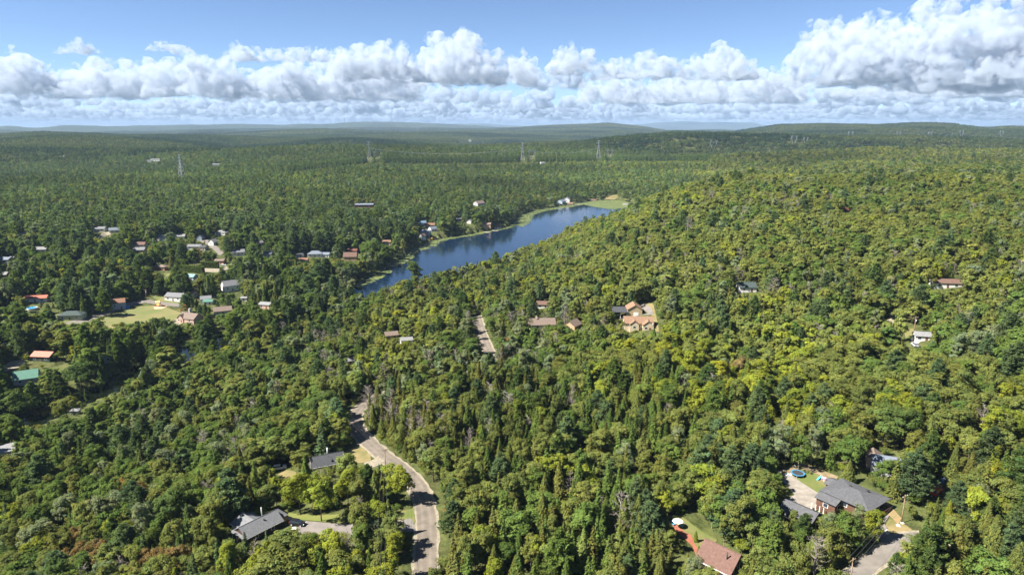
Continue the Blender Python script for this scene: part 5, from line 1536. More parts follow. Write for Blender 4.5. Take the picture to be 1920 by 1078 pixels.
PROTO = {}      # lod 0: separate crown and trunk meshes, used by the single trees
protocol = bpy.data.collections.new("tree_prototypes")
for lod in range(3):
    for k in range(NK):
        cm, tb = proto_meshes(k, lod)
        bm_ = M_PALE if KINDS[k] == "birch" else (M_DEAD if KINDS[k] == "dead" else M_BARK)
        tm = mb_mesh(tb, "trunk", bm_)
        if lod == 0:
            PROTO[k] = (cm, tm)
        # joined version for the forest mass
        if cm is None:
            jm = tm
        else:
            nv, ntv = len(cm.vertices), len(tm.vertices)
            V = np.empty(nv * 3, np.float32); cm.vertices.foreach_get("co", V)
            TV = np.empty(ntv * 3, np.float32); tm.vertices.foreach_get("co", TV)
            Q = np.arange(nv).reshape(-1, 4)
            jm = bpy.data.meshes.new("tree_model")
            T = [tuple(i + nv for i in p.vertices) for p in tm.polygons] if lod < 2 else []
            jm.from_pydata(np.vstack([V.reshape(-1, 3), TV.reshape(-1, 3)]).tolist(), [], Q.tolist() + T)
            jm.materials.append(M_LEAF); jm.materials.append(bm_)
            mi = np.zeros(len(jm.polygons), np.int32); mi[len(Q):] = 1
            jm.polygons.foreach_set("material_index", mi)
            c = np.empty(nv * 4, np.float32); cm.color_attributes["vary"].data.foreach_get("color", c)
            a = jm.color_attributes.new("vary", 'FLOAT_COLOR', 'POINT')
            a.data.foreach_set("color", np.r_[c, np.ones(ntv * 4, np.float32)])
            jm.update()
        o = bpy.data.objects.new("model_%03d" % (lod * NK + k), jm)
        protocol.objects.link(o)
# groves: patches of many small crowns for the far forest
def grove(seed, size=44, n=44):
    r = np.random.default_rng(seed); out = []
    for i in range(n):
        x, y = r.uniform(-size / 2, size / 2, 2); h = r.uniform(9, 15); w = r.uniform(2.6, 4.2)
        con = r.uniform() < 0.3
        m = 26
        d = unit(r.normal(size=(m, 3))); d[:, 2] = np.abs(d[:, 2])
        if con:
            t = r.uniform(0, 1, m); a = r.uniform(0, 6.28, m); rr = 2.0 * (1 - t)
            C = np.c_[x + np.cos(a) * rr, y + np.sin(a) * rr, 2 + (h + 1) * t]; d = unit(np.c_[np.cos(a), np.sin(a), np.full(m, .6)])
        else:
            C = d * [w, w, h * 0.42] + [x, y, h * 0.58]
        N = unit(d + r.normal(size=(m, 3)) * 0.5)
        s = r.uniform(1.1, 1.9, m) * (0.7 if con else 1)
        cv = vary(r, 1, 0.22, 0.09) * (0.62 if con else 1.0)
        out.append(cards(C, N, r.normal(size=(m, 3)), s, s * 0.7, cv * vary(r, m, 0.15, 0.05)))
    return out
for g in range(4):
    o = bpy.data.objects.new("model_%03d" % (3 * NK + g), crown_mesh("grove_model", grove(40 + g)))
    protocol.objects.link(o)

TINT = {
    "green": (0.078, 0.106, 0.020), "olive": (0.112, 0.120, 0.026), "yellow-green": (0.150, 0.160, 0.018), "dark green": (0.062, 0.086, 0.020),
    "grey-green": (0.120, 0.134, 0.056), "blue-green": (0.072, 0.098, 0.034), "bronze-green": (0.100, 0.098, 0.022), "orange": (0.20, 0.105, 0.028),
    "russet": (0.140, 0.092, 0.028), "yellow": (0.22, 0.195, 0.016), "grey": (0.2, 0.18, 0.16),
}

for o_, C_, r_ in HEDGES:
    n_ = len(C_)
    N_ = unit(r_.normal(size=(n_, 3)) * .6 + np.where(C_[:, 2:3] > 5.4, [[0, 0, 1.0]], [[0, -1.0, .2]]))
    s_ = r_.uniform(.3, .6, n_)
    q_ = link("foliage", crown_mesh("hedge_foliage", [cards(C_, N_, r_.normal(size=(n_, 3)), s_, s_ * .6, vary(r_, n_, .18, .06))]), o_)
    q_["tint"] = [0.075, 0.105, 0.02]
    MB().box(C_[:, 0].min() + .4, C_[:, 0].max() - .4, C_[:, 1].min() + .5, C_[:, 1].max() - .5, 0, 5.2).build("core", mat("hedge_twigs", (.03, .04, .012), .95), o_)

# mask of the photograph at half size: forward distance of what must stay in sight
MH, MW = 539, 960
yy, xx = np.mgrid[0:MH, 0:MW]
yy = yy * 2.0 + 1; xx = xx * 2.0 + 1
KM = np.zeros((MH, MW))
for poly, dist in KEEP:
    x0, y0 = np.floor(poly.min(0) / 2).astype(int) - 1; x1, y1 = np.ceil(poly.max(0) / 2).astype(int) + 1
    x0, y0 = max(x0, 0), max(y0, 0); x1, y1 = min(x1, MW), min(y1, MH)
    if x1 <= x0 or y1 <= y0: continue
    sub = inside(poly, xx[y0:y1, x0:x1], yy[y0:y1, x0:x1])
    KM[y0:y1, x0:x1] = np.maximum(KM[y0:y1, x0:x1], np.where(sub, dist, 0))

def blocked(x, y, z, h, w):
    """does a tree of this height and half width hide a kept region?"""
    bad = np.zeros(len(x), bool)
    for fz, fx in ((0.97, 0), (0.75, -0.6), (0.75, 0.6), (0.5, -0.95), (0.5, 0), (0.5, 0.95), (0.25, 0), (0.3, .7), (0.3, -.7)):
        px, py, zc = project(np.stack([x + w * fx, y, z + h * fz], -1))
        i, j = (py / 2).astype(int), (px / 2).astype(int)
        ok = (i >= 0) & (i < MH) & (j >= 0) & (j < MW)
        v = np.zeros(len(x)); v[ok] = KM[i[ok], j[ok]]
        bad |= (v > 0) & (zc < v + 30)
    return bad

def on_clear(x, y, pad):
    bad = np.zeros(len(x), bool)
    for p in CLEAR:
        lo, hi = p.min(0) - pad, p.max(0) + pad
        s = np.where((x > lo[0]) & (x < hi[0]) & (y > lo[1]) & (y < hi[1]))[0]
        if len(s):
            bad[s] |= inside(p, x[s], y[s]) | (edge_dist(p, x[s], y[s]) < pad)
    return bad

def polar_points(d0, d1, sp, az=0.70):
    """jittered rows with even spacing between two distances"""
    X, Y = [], []
    d = d0
    while d < d1:
        n = int(2 * az * d / sp)
        a = (np.arange(n) + rng.uniform(0, 1)) / n * 2 * az - az + rng.normal(0, 0.30 * sp / d, n)
        dd = d + rng.normal(0, 0.30 * sp, n)
        X.append(dd * np.sin(a)); Y.append(dd * np.cos(a))
        d += sp
    return np.concatenate(X), np.concatenate(Y)

sets = [polar_points(118, 330, 4.35), polar_points(330, 900, 5.2), polar_points(900, 2300, 6.8, 0.67)]
TX = np.concatenate([s[0] for s in sets]); TY = np.concatenate([s[1] for s in sets])
TZ = height(TX, TY)
TD = np.hypot(TX, TY)
N0 = len(TX)
PX, PY, ZC = project(np.stack([TX, TY, TZ + 8], -1))
U1, U2, U3, U4 = rng.uniform(0, 1, (4, N0))
# species by place: noise patches over shares that differ between parts of the valley
zone = np.zeros(N0, int)                                            # 0 left foreground
zone[(PX > 690) & (PY > 660)] = 1                                   # centre
zone[(PX > 1290) & (PY > 690)] = 2                                  # right foreground
zone[(PX > 960) & (PY <= 690) & (PY > 520)] = 3                     # right middle
zone[(PX > 600) & (PX <= 960) & (PY <= 690) & (PY > 540)] = 3
zone[(PX > 1000) & (PY <= 520)] = 4                                 # right hill
cr_line = np.interp(PX, [-400, 0, 430, 660, 760, 1060, 1180], [790, 790, 650, 560, 505, 395, 370])
zone[(PY < cr_line) & (PX < 1180)] = 5                              # valley over the water
zone[(TD > 1000) & (PX < 1300)] = 6
SHARE = np.array([  # maple birch pine fir cedar dead
    [0.58, 0.16, 0.06, 0.09, 0.10, 0.01], [0.19, 0.17, 0.05, 0.31, 0.27, 0.01], [0.42, 0.16, 0.11, 0.15, 0.15, 0.01],
    [0.53, 0.22, 0.07, 0.08, 0.09, 0.01], [0.82, 0.07, 0.05, 0.03, 0.02, 0.01], [0.42, 0.12, 0.24, 0.17, 0.05, 0.00], [0.62, 0.10, 0.14, 0.12, 0.02, 0.00]])
pn = vnoise(TX / 26, TY / 26, 21) * 0.32 + vnoise(TX / 80, TY / 80, 22) * 0.18
cum = SHARE.cumsum(1)[zone]
u = np.clip(U1 + pn * np.where(U2 < 0.75, 1, 0), 0.001, 0.999)
species = (u[:, None] > cum).sum(1)
species = np.minimum(species, 5)
first = np.array([0, 4, 7, 10, 12, 14]); count = np.array([4, 3, 3, 2, 2, 2])
KIDX = first[species] + (U3 * count[species]).astype(int)
more = rng.uniform(0, 1, N0)
KIDX = np.where((species == 0) & (more < 0.45), 17 + (more / 0.45 * 3).astype(int), KIDX)
KIDX = np.where((species == 1) & (more < 0.4), 20 + (more / 0.4 * 2).astype(int), KIDX)
hbase = np.array([10.0, 12.0, 14.5, 12.6, 11.0, 11.0])[species]
TH = hbase * (0.60 + 0.68 * U4) * np.where(zone == 5, 1.30, 1.0) * np.where(zone == 1, 0.92, 1.0)
TW = TH * (0.92 + 0.3 * rng.uniform(0, 1, N0)) * np.where(species == 0, np.where(TD < 330, 1.04, 1.10), 1.0) * np.where(TD > 800, 1.08, 1.0)
# colours
names = list(TINT)
tn = vnoise(TX / 60, TY / 60, 31) + 0.7 * vnoise(TX / 18, TY / 18, 32)
ci = np.zeros(N0, int)
ur = rng.uniform(0, 1, N0)
def pick(mask, table):
    p = np.cumsum([t[1] for t in table])
    s = np.where(mask)[0]
    q = np.clip(ur[s] * 0.42 + (0.5 + 0.45 * tn[s]) * 0.58, 0, 0.9999) * p[-1]
    ci[s] = np.array([names.index(t[0]) for t in table])[np.minimum((q[:, None] > p).sum(1), len(table) - 1)]
for z_ in range(7):
    m0 = (zone == z_)
    if z_ in (5, 6):
        pick(m0 & (species == 0), [("dark green", .14), ("green", .46), ("olive", .26), ("grey-green", .07), ("yellow-green", .06), ("russet", .01)])
        pick(m0 & (species == 1), [("grey-green", .55), ("green", .3), ("olive", .15)])
    elif z_ == 4:
        pick(m0 & (species == 0), [("dark green", .04), ("green", .30), ("olive", .42), ("yellow-green", .15), ("bronze-green", .03), ("russet", .006), ("orange", .003), ("yellow", .003)])
        pick(m0 & (species == 1), [("grey-green", .6), ("olive", .4)])
    else:
        pick(m0 & (species == 0), [("dark green", .10), ("green", .34), ("olive", .28), ("yellow-green", .19), ("bronze-green", .04), ("orange", .004), ("russet", .010), ("yellow", .006)])
        pick(m0 & (species == 1), [("grey-green", .34), ("olive", .34), ("yellow-green", .18), ("green", .14)])
    pick(m0 & (species == 2), [("blue-green", .62), ("dark green", .18), ("green", .2)])
    pick(m0 & (species == 3), [("dark green", .12), ("blue-green", .10), ("bronze-green", .30), ("green", .26), ("olive", .22)] if z_ in (1, 2, 3) else [("dark green", .62), ("blue-green", .25), ("green", .13)])
    pick(m0 & (species == 4), [("bronze-green", .30), ("olive", .34), ("green", .26), ("yellow-green", .10)])
    pick(m0 & (species == 5), [("grey", 1)])

# the power line: low young growth before it, a dark edge of tall conifers behind it
yl = np.interp(PX, [540, 620, 690, 760, 900, 980, 1122, 1240, 1330], [318, 309, 301, 302, 301, 299.5, 298, 298.5, 297])
in_x = (PX > 540) & (PX < 1330) & (TD > 1200)
lowg = in_x & (PY > yl) & (PY < yl + 9)
TH = np.where(lowg, TH * 0.32, TH); TW = np.where(lowg, TW * 0.5, TW)
ci[lowg & (species < 2)] = names.index("yellow-green")
tall_e = in_x & (PY <= yl) & (PY > yl - 3.0)
species[tall_e] = 3; KIDX[tall_e] = 10; TH[tall_e] = 17; TW[tall_e] = 20; ci[tall_e] = names.index("dark green")

# single trees that stand out in the photograph: column, row of the crown's middle, kind, colour, height
FEATURE = [
    (1716, 886, 8, "blue-green", 16.5), (778, 512, 0, "green", 19), (1430, 800, 7, "blue-green", 15), (1470, 738, 8, "blue-green", 15), (1120, 760, 8, "blue-green", 14),
    (232, 918, 1, "orange", 10), (262, 935, 0, "russet", 11), (190, 1045, 3, "russet", 11), (285, 1060, 1, "russet", 10), (225, 1068, 14, "grey", 9),
    (125, 770, 1, "olive", 14), (285, 695, 5, "grey-green", 15), (330, 668, 10, "dark green", 13), (160, 742, 11, "dark green", 9),
    (420, 680, 1, "green", 12), (320, 960, 0, "dark green", 14), (400, 860, 1, "olive", 12), (478, 895, 10, "green", 13), (452, 890, 10, "dark green", 13), (508, 905, 12, "olive", 11),
    (468, 925, 12, "bronze-green", 12), (450, 945, 12, "bronze-green", 10), (500, 1015, 10, "blue-green", 8), (460, 1022, 11, "blue-green", 9),
    (600, 935, 1, "yellow-green", 13), (560, 925, 0, "yellow-green", 12), (745, 905, 3, "yellow-green", 12), (70, 1040, 1, "yellow-green", 12), (245, 1005, 0, "yellow-green", 9),
    (300, 1000, 2, "green", 10), (1135, 780, 8, "blue-green", 14), (1500, 640, 7, "blue-green", 15), (1850, 660, 9, "blue-green", 16), (1895, 620, 8, "blue-green", 16),
    (1830, 940, 0, "grey-green", 9), (1895, 1020, 7, "blue-green", 12), (1830, 1060, 7, "green", 12), (1290, 720, 5, "grey-green", 10), (1355, 690, 5, "grey-green", 10),
    (945, 560, 1, "green", 12), (960, 545, 0, "green", 13), (760, 660, 3, "yellow-green", 12), (830, 620, 2, "yellow-green", 11), (860, 640, 0, "green", 12), (640, 690, 3, "yellow", 9),
    (580, 640, 8, "blue-green", 13), (620, 660, 7, "green", 13), (700, 650, 9, "blue-green", 13), (480, 600, 8, "blue-green", 15), (510, 580, 10, "blue-green", 17), (535, 560, 10, "dark green", 17),
    (140, 560, 8, "blue-green", 20), (155, 570, 10, "dark green", 17), (195, 565, 7, "green", 19), (338, 530, 8, "blue-green", 21), (350, 532, 7, "dark green", 20), (355, 565, 9, "blue-green", 15), (345, 568, 8, "blue-green", 14),
    (118, 520, 5, "yellow", 15), (230, 500, 1, "yellow-green", 15), (372, 478, 1, "russet", 14), (295, 478, 1, "green", 14), (240, 462, 3, "yellow-green", 16), (185, 462, 1, "yellow-green", 16), (165, 460, 0, "green", 16),
    (300, 650, 8, "blue-green", 18), (220, 655, 7, "green", 22), (95, 600, 8, "blue-green", 15), (60, 640, 7, "blue-green", 16), (15, 620, 8, "blue-green", 16), (40, 570, 1, "olive", 12),
    (550, 590, 7, "dark green", 19), (525, 590, 8, "blue-green", 17), (696, 470, 1, "green", 22), (712, 488, 5, "grey-green", 14), (880, 395, 5, "grey-green", 18), (860, 400, 5, "grey-green", 17), (930, 400, 5, "grey-green", 17), (945, 405, 0, "dark green", 16),
    (870, 425, 5, "grey-green", 11), (885, 430, 5, "grey-green", 10), (658, 520, 5, "grey-green", 15), (757, 460, 5, "olive", 15), (960, 490, 1, "grey-green", 15), (982, 482, 5, "grey-green", 14),
    (1022, 456, 10, "dark green", 14), (1044, 450, 11, "dark green", 14), (1008, 464, 10, "dark green", 13), (1072, 440, 11, "bronze-green", 13), (1148, 488, 1, "russet", 10), (1390, 418, 14, "grey", 13),
    (950, 645, 2, "orange", 7), (836, 962, 3, "orange", 3.2), (838, 945, 2, "russet", 3), (890, 940, 2, "yellow", 5), (1190, 400, 5, "grey-green", 13), (1170, 368, 5, "grey-green", 22),
    (1820, 880, 12, "bronze-green", 13), (1790, 865, 13, "olive", 13), (1560, 800, 1, "green", 14), (1660, 795, 1, "dark green", 15), (1700, 805, 0, "dark green", 14), (1600, 850, 1, "green", 12),
    (1545, 800, 4, "grey-green", 15), (1525, 830, 4, "grey-green", 13), (1462, 830, 4, "grey-green", 15), (1500, 845, 5, "green", 12), (1640, 985, 2, "yellow-green", 9), (1612, 970, 5, "grey-green", 9), (1590, 1000, 0, "green", 10), (1560, 985, 5, "grey-green", 9),
    (1520, 770, 8, "blue-green", 14), (770, 780, 14, "grey", 11), (765, 790, 10, "russet", 9), (800, 770, 14, "grey", 11), (700, 1000, 5, "grey-green", 9),
    (1240, 640, 5, "olive", 10), (60, 742, 8, "dark green", 17), (110, 722, 7, "dark green", 18), (150, 704, 1, "dark green", 16), (190, 688, 10, "dark green", 18), (232, 668, 7, "dark green", 18), (282, 652, 8, "dark green", 18), (25, 760, 1, "dark green", 16), (330, 632, 0, "dark green", 16), (1658, 886, 0, "green", 8), (1684, 886, 2, "olive", 8), (150, 1010, 18, "russet", 9), (330, 1052, 3, "russet", 9), (180, 985, 17, "bronze-green", 10), (118, 1062, 1, "russet", 9), (208, 955, 19, "bronze-green", 9), (150, 1050, 0, "russet", 9), (1310, 1035, 12, "green", 4.5), (1305, 1003, 13, "yellow-green", 3.6),
]
fx = []
for px, py, k, c, h in FEATURE:
    x, y, z = hit(px, py, h * 0.55)
    fx.append((x, y, z, k, names.index(c), h, h * (1.12 if k < 4 else 1.0)))
fx = np.array(fx)
# drop scattered trees that crowd a feature tree, lie on kept ground or hide a kept view
ok = np.ones(N0, bool)
for f in fx:
    ok &= np.hypot(TX - f[0], TY - f[1]) > (0.26 * f[6] if f[3] >= 7 else 0.36 * f[6])
half = TW * np.array([0.33, 0.22, 0.28, 0.16, 0.16, 0.15])[species]
ok &= ~on_clear(TX, TY, 1.6)
b1 = blocked(TX, TY, TZ, TH, half)
sm = 0.5
b2 = blocked(TX, TY, TZ, TH * sm, half * sm)
shrink = b1 & ~b2
TH = np.where(shrink, TH * sm, TH); TW = np.where(shrink, TW * sm, TW)
ok &= ~(b1 & b2)
# low bushes fill the openings' edges and the gaps
bx, by = polar_points(120, 520, 4.8)
bz = height(bx, by)
bh = rng.uniform(1.2, 3.6, len(bx)); bw = bh * rng.uniform(0.9, 1.4, len(bx))
bk = ~on_clear(bx, by, 0.7) & ~blocked(bx, by, bz, bh, bw * 0.5) & (rng.uniform(0, 1, len(bx)) < 0.85)
bc = rng.choice([names.index(q) for q in ("green", "olive", "yellow-green", "bronze-green")], len(bx), p=[.4, .3, .2, .1])
ALL = np.vstack([
    np.stack([TX, TY, TZ, KIDX, ci, TH, TW], 1)[ok],
    fx,
    np.stack([bx, by, bz, np.full(len(bx), 16), bc, bh, bw], 1)[bk],
])
ALL[:, 2] -= 0.15
NT = len(ALL)
ppx0 = project(ALL[:, :3])[0]
TT = np.array([TINT[n] for n in names])[ALL[:, 4].astype(int)] * [1.26, 1.33, 1.62]
ppy0 = project(ALL[:, :3] + [0, 0, 8])[1]
rr_ = np.hypot(ALL[:, 0], ALL[:, 1])
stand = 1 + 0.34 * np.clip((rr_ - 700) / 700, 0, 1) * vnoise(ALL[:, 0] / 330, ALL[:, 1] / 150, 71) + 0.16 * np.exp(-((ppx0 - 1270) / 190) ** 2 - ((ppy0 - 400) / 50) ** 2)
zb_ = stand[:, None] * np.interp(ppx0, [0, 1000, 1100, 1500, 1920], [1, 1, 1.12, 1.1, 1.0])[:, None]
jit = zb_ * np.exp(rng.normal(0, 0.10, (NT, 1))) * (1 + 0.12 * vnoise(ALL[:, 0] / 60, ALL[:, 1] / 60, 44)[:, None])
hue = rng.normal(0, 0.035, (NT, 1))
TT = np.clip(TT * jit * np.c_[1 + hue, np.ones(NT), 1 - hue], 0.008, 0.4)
ROT = rng.uniform(0, 6.283, NT)
SXY = np.exp(rng.normal(0, 0.11, (NT, 2)))

# the trees that show largest become single things
ppx, ppy, pzc = project(np.stack([ALL[:, 0], ALL[:, 1], ALL[:, 2] + ALL[:, 5] * 0.6], -1))
tpx, tpy, _ = project(np.stack([ALL[:, 0], ALL[:, 1], ALL[:, 2] + ALL[:, 5] * 0.95], -1))
size_px = ALL[:, 5] * FPX / pzc
inframe = (ppx > 2) & (ppx < 1918) & (tpy < 1072) & (ppy > 0)
kind_of = np.array(["maple", "birch", "pine", "fir", "cedar", "dead", "shrub"])[np.array([0] * 4 + [1] * 3 + [2] * 3 + [3] * 2 + [4] * 2 + [5] * 2 + [6] + [0] * 3 + [1] * 2)[ALL[:, 3].astype(int)]]
single = np.zeros(NT, bool)
for fam, mx in ((("maple", "birch"), 300), (("pine", "fir", "cedar"), 300), (("dead",), 40)):
    s = np.where(np.isin(kind_of, fam) & inframe)[0]
    s = s[np.argsort(-size_px[s] * (1 + 0.6 * (s >= ok.sum()) * (s < ok.sum() + len(fx))))][:mx]
    single[s] = True

LANDMARK = [("the grey-roofed house with the black car", 480, 985), ("the road bend by the dry lawn", 690, 850), ("the roadside grass verge", 765, 968), ("the dark-roofed house above the dry lawn", 612, 858),
            ("the trampoline", 1496, 887), ("the brick house", 1595, 925), ("the utility pole by the brick house", 1697, 960), ("the red-roofed cottage", 1352, 1040), ("the white patio umbrella", 1271, 978),
            ("the blue-grey roof in the trees", 1672, 862), ("the parked red car", 1752, 920), ("the upper road stretch", 912, 640), ("the beige gabled house", 1197, 605), ("the brown-roofed house", 1015, 603),
            ("the lower right corner", 1910, 1070), ("the lower left corner", 10, 1070), ("the bottom edge's middle", 1040, 1075), ("the river's shed", 141, 768), ("the bottom edge below the russet trees", 250, 1075),
            ("the right edge's middle", 1915, 700), ("the small white shed by the pole", 1728, 627), ("the road's upper bend", 672, 775), ("the centre of the wood", 1030, 830), ("the wood above the brick house", 1560, 760),
            ("the lane leaving the frame", 1610, 1070), ("the left slope", 300, 830)]
lm = np.array([(a, b) for _, a, b in LANDMARK], float)
WORD = {"maple": "maple tree", "birch": "birch tree", "pine": "white pine", "fir": "fir tree", "cedar": "cedar tree", "dead": "bare dead tree", "shrub": "bush"}
dl = np.hypot(ppx[:, None] - lm[:, 0], ppy[:, None] - lm[:, 1])
who = dl.argmin(1)
sect = np.where(np.abs(ppx - lm[who, 0]) > np.abs(ppy - lm[who, 1]), np.where(ppx > lm[who, 0], "right of", "left of"), np.where(ppy > lm[who, 1], "below", "above"))
ORD = ["nearest", "second nearest", "third nearest", "fourth nearest", "fifth nearest", "sixth nearest", "seventh nearest", "eighth nearest", "ninth nearest", "tenth nearest"]
groups = {}
for i in np.where(inframe & (size_px > 12))[0]:
    groups.setdefault((kind_of[i], int(ALL[i, 4]), int(who[i]), sect[i]), []).append(i)
label_of = {}
for key, mem in groups.items():
    mem.sort(key=lambda i: dl[i, key[2]])
    colour = "" if key[0] == "dead" else names[key[1]] + " "
    for q, i in enumerate(mem):
        o = ORD[q] if q < 10 else "%dth nearest" % (q + 1) if (q + 1) % 10 not in (1, 2, 3) or 10 < q + 1 < 14 else "%d%s nearest" % (q + 1, {1: "st", 2: "nd", 3: "rd"}[(q + 1) % 10])
        label_of[i] = "%s%s, %s %s %s" % (colour, WORD[key[0]], o, sect[i], LANDMARK[key[2]][0])

OBJN = {"maple": "maple_tree", "birch": "birch_tree", "pine": "pine_tree", "fir": "fir_tree", "cedar": "cedar_tree", "dead": "dead_tree"}
GRP = {"maple": "broadleaf trees of the near wood", "birch": "broadleaf trees of the near wood", "pine": "conifers of the near wood", "fir": "conifers of the near wood", "cedar": "conifers of the near wood", "dead": "bare trees of the near wood"}
def place_tree(i):
    x, y, z, k, c, h, w = ALL[i]
    kd = kind_of[i]
    cm, tm = PROTO[int(k)]
    lab = label_of.get(i)
    if lab is None:
        return False
    if cm is None:
        o = bpy.data.objects.new(OBJN[kd], tm)
    else:
        o = bpy.data.objects.new(OBJN[kd], None)
    COL.objects.link(o)
    o.location = (x, y, z); o.rotation_euler = (0, 0, ROT[i]); o.scale = (w * SXY[i, 0], w * SXY[i, 1], h)
    tag(o, lab, "tree", GRP[kd])
    if cm is not None:
        for nm, me in (("crown", cm), ("trunk", tm)):
            q = bpy.data.objects.new(nm, me); COL.objects.link(q); q.parent = o
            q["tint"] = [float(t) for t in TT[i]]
    return True
for i in np.where(single)[0]:
    if not place_tree(i):
        single[i] = False

# everything else: one forest mass, placed by geometry nodes
def scatter_object(name, P, R, SC, IDX, T, label):
    me = bpy.data.meshes.new(name)
    me.vertices.add(len(P)); me.vertices.foreach_set("co", P.astype(np.float32).ravel())
    for nm, typ, arr, key in (("spin", 'FLOAT', R, "value"), ("size", 'FLOAT_VECTOR', SC, "vector"), ("model", 'INT', IDX, "value"), ("tint", 'FLOAT_VECTOR', T, "vector")):
        a = me.attributes.new(nm, typ, 'POINT')
        a.data.foreach_set(key, np.ascontiguousarray(arr, np.int32 if typ == 'INT' else np.float32).ravel())
    o = tag(link(name, me), label, kind="stuff")
    ng = bpy.data.node_groups.new(name + "_scatter", 'GeometryNodeTree')
    ng.interface.new_socket("Geometry", in_out='INPUT', socket_type='NodeSocketGeometry')
    ng.interface.new_socket("Geometry", in_out='OUTPUT', socket_type='NodeSocketGeometry')
    n, l = ng.nodes, ng.links
    gi, go = n.new("NodeGroupInput"), n.new("NodeGroupOutput")
    ci_ = n.new("GeometryNodeCollectionInfo")
    ci_.inputs["Collection"].default_value = protocol
    ci_.inputs["Separate Children"].default_value = True
    ci_.inputs["Reset Children"].default_value = True
    ip = n.new("GeometryNodeInstanceOnPoints")
    ip.inputs["Pick Instance"].default_value = True
    def attr(nm, typ):
        q = n.new("GeometryNodeInputNamedAttribute"); q.data_type = typ; q.inputs["Name"].default_value = nm
        return q.outputs["Attribute"]
    cx = n.new("ShaderNodeCombineXYZ"); l.new(attr("spin", 'FLOAT'), cx.inputs[2])
    l.new(gi.outputs[0], ip.inputs["Points"])
    l.new(ci_.outputs[0], ip.inputs["Instance"])
    l.new(attr("model", 'INT'), ip.inputs["Instance Index"])
    l.new(cx.outputs[0], ip.inputs["Rotation"])
    l.new(attr("size", 'FLOAT_VECTOR'), ip.inputs["Scale"])
    l.new(ip.outputs[0], go.inputs[0])
    md = o.modifiers.new("scatter", 'NODES'); md.node_group = ng
    return o

rest = ~single
dist = np.hypot(ALL[:, 0], ALL[:, 1])
lodn = np.where(dist < 300, 0, np.where(dist < 800, 1, 2))
tree_rest = rest & (ALL[:, 3] != 16)
bush = rest & (ALL[:, 3] == 16)
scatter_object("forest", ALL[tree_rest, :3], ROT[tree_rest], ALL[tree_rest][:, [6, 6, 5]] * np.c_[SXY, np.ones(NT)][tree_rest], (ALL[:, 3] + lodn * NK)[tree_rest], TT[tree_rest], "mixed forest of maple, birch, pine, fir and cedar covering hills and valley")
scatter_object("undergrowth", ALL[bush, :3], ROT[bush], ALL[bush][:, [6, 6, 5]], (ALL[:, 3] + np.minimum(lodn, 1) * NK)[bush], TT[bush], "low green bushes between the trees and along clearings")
# far groves
gx, gy = polar_points(2310, 5200, 36, 0.67)
g2 = polar_points(5200, 11000, 60, 0.67)
gsz = np.r_[np.ones(len(gx)), np.full(len(g2[0]), 1.7)]
gx = np.r_[gx, g2[0]]; gy = np.r_[gy, g2[1]]
gz = height(gx, gy)
gt = vnoise(gx / 620, gy / 300, 61) + 0.7 * vnoise(gx / 200, gy / 130, 62)
pal = np.array([(0.030, 0.052, 0.024), (0.068, 0.096, 0.030), (0.104, 0.122, 0.040)])
q = np.clip(1 + gt * 1.25 + rng.normal(0, 0.25, len(gx)), 0, 1.999)
gfar = np.clip(1.15 - 0.1 * (np.hypot(gx, gy) / 2300 - 1), .9, 1.15)
gc = pal[q.astype(int)] * (1 - (q % 1))[:, None] + pal[np.minimum(q.astype(int) + 1, 2)] * (q % 1)[:, None]
hz = np.where(gsz > 1.2, 1.1, 1.0)
scatter_object("distant_forest", np.stack([gx, gy, gz - 1], 1), rng.uniform(0, 6.28, len(gx)), np.stack([gsz, gsz, hz], 1), 3 * NK + rng.integers(0, 4, len(gx)), gc, "far-off unbroken forest on the hills towards the horizon")
print("trees", NT, "single", single.sum(), "groves", len(gx))

HET = 210.0
# ------------------------------------------------------------------ cumulus clouds: lumpy solid meshes far off
def surface_nets(F, org, h):
    """closed surface where F crosses 0 (F > 0 inside)"""
    s = F > 0
    nx, ny, nz = F.shape
    cnt = np.zeros((nx - 1, ny - 1, nz - 1)); acc = np.zeros((nx - 1, ny - 1, nz - 1, 3))
    off = [(i, j, k) for i in (0, 1) for j in (0, 1) for k in (0, 1)]
    def sl(a, o):
        return a[o[0]:nx - 1 + o[0], o[1]:ny - 1 + o[1], o[2]:nz - 1 + o[2]]
    for a in off:
        for ax in range(3):
            if a[ax] == 0:
                b = list(a); b[ax] = 1
                Fa, Fb = sl(F, a), sl(F, b)
                c = (Fa > 0) != (Fb > 0)
                t = np.where(c, Fa / np.where(c, Fa - Fb, 1), 0)
                cnt += c
                for d in range(3):
                    acc[..., d] += np.where(c, a[d] + (t if d == ax else 0), 0)
    act = cnt > 0
    idm = np.full(act.shape, -1); idm[act] = np.arange(act.sum())
    g = np.stack(np.nonzero(act), 1)
    V = (g + acc[act] / cnt[act][:, None]) * h + org
    faces = []
    for ax in range(3):
        o1, o2 = [(1, 2), (2, 0), (0, 1)][ax]
        A = [slice(None)] * 3; B = [slice(None)] * 3
        A[ax] = slice(0, -1); B[ax] = slice(1, None)
        for q in (o1, o2):
            A[q] = slice(1, -1); B[q] = slice(1, -1)
        sa, sb = s[tuple(A)], s[tuple(B)]
        e = np.stack(np.nonzero(sa != sb), 1)
        fl = sa[tuple(e.T)]
        e = e.copy(); e[:, o1] += 1; e[:, o2] += 1
        quad = []
        for d1, d2 in ((0, 0), (-1, 0), (-1, -1), (0, -1)):
            p = e.copy(); p[:, o1] += d1; p[:, o2] += d2
            quad.append(idm[tuple(p.T)])
        quad = np.stack(quad, 1)
        quad[~fl] = quad[~fl][:, ::-1]
        faces.append(quad)
    return V, np.vstack(faces)

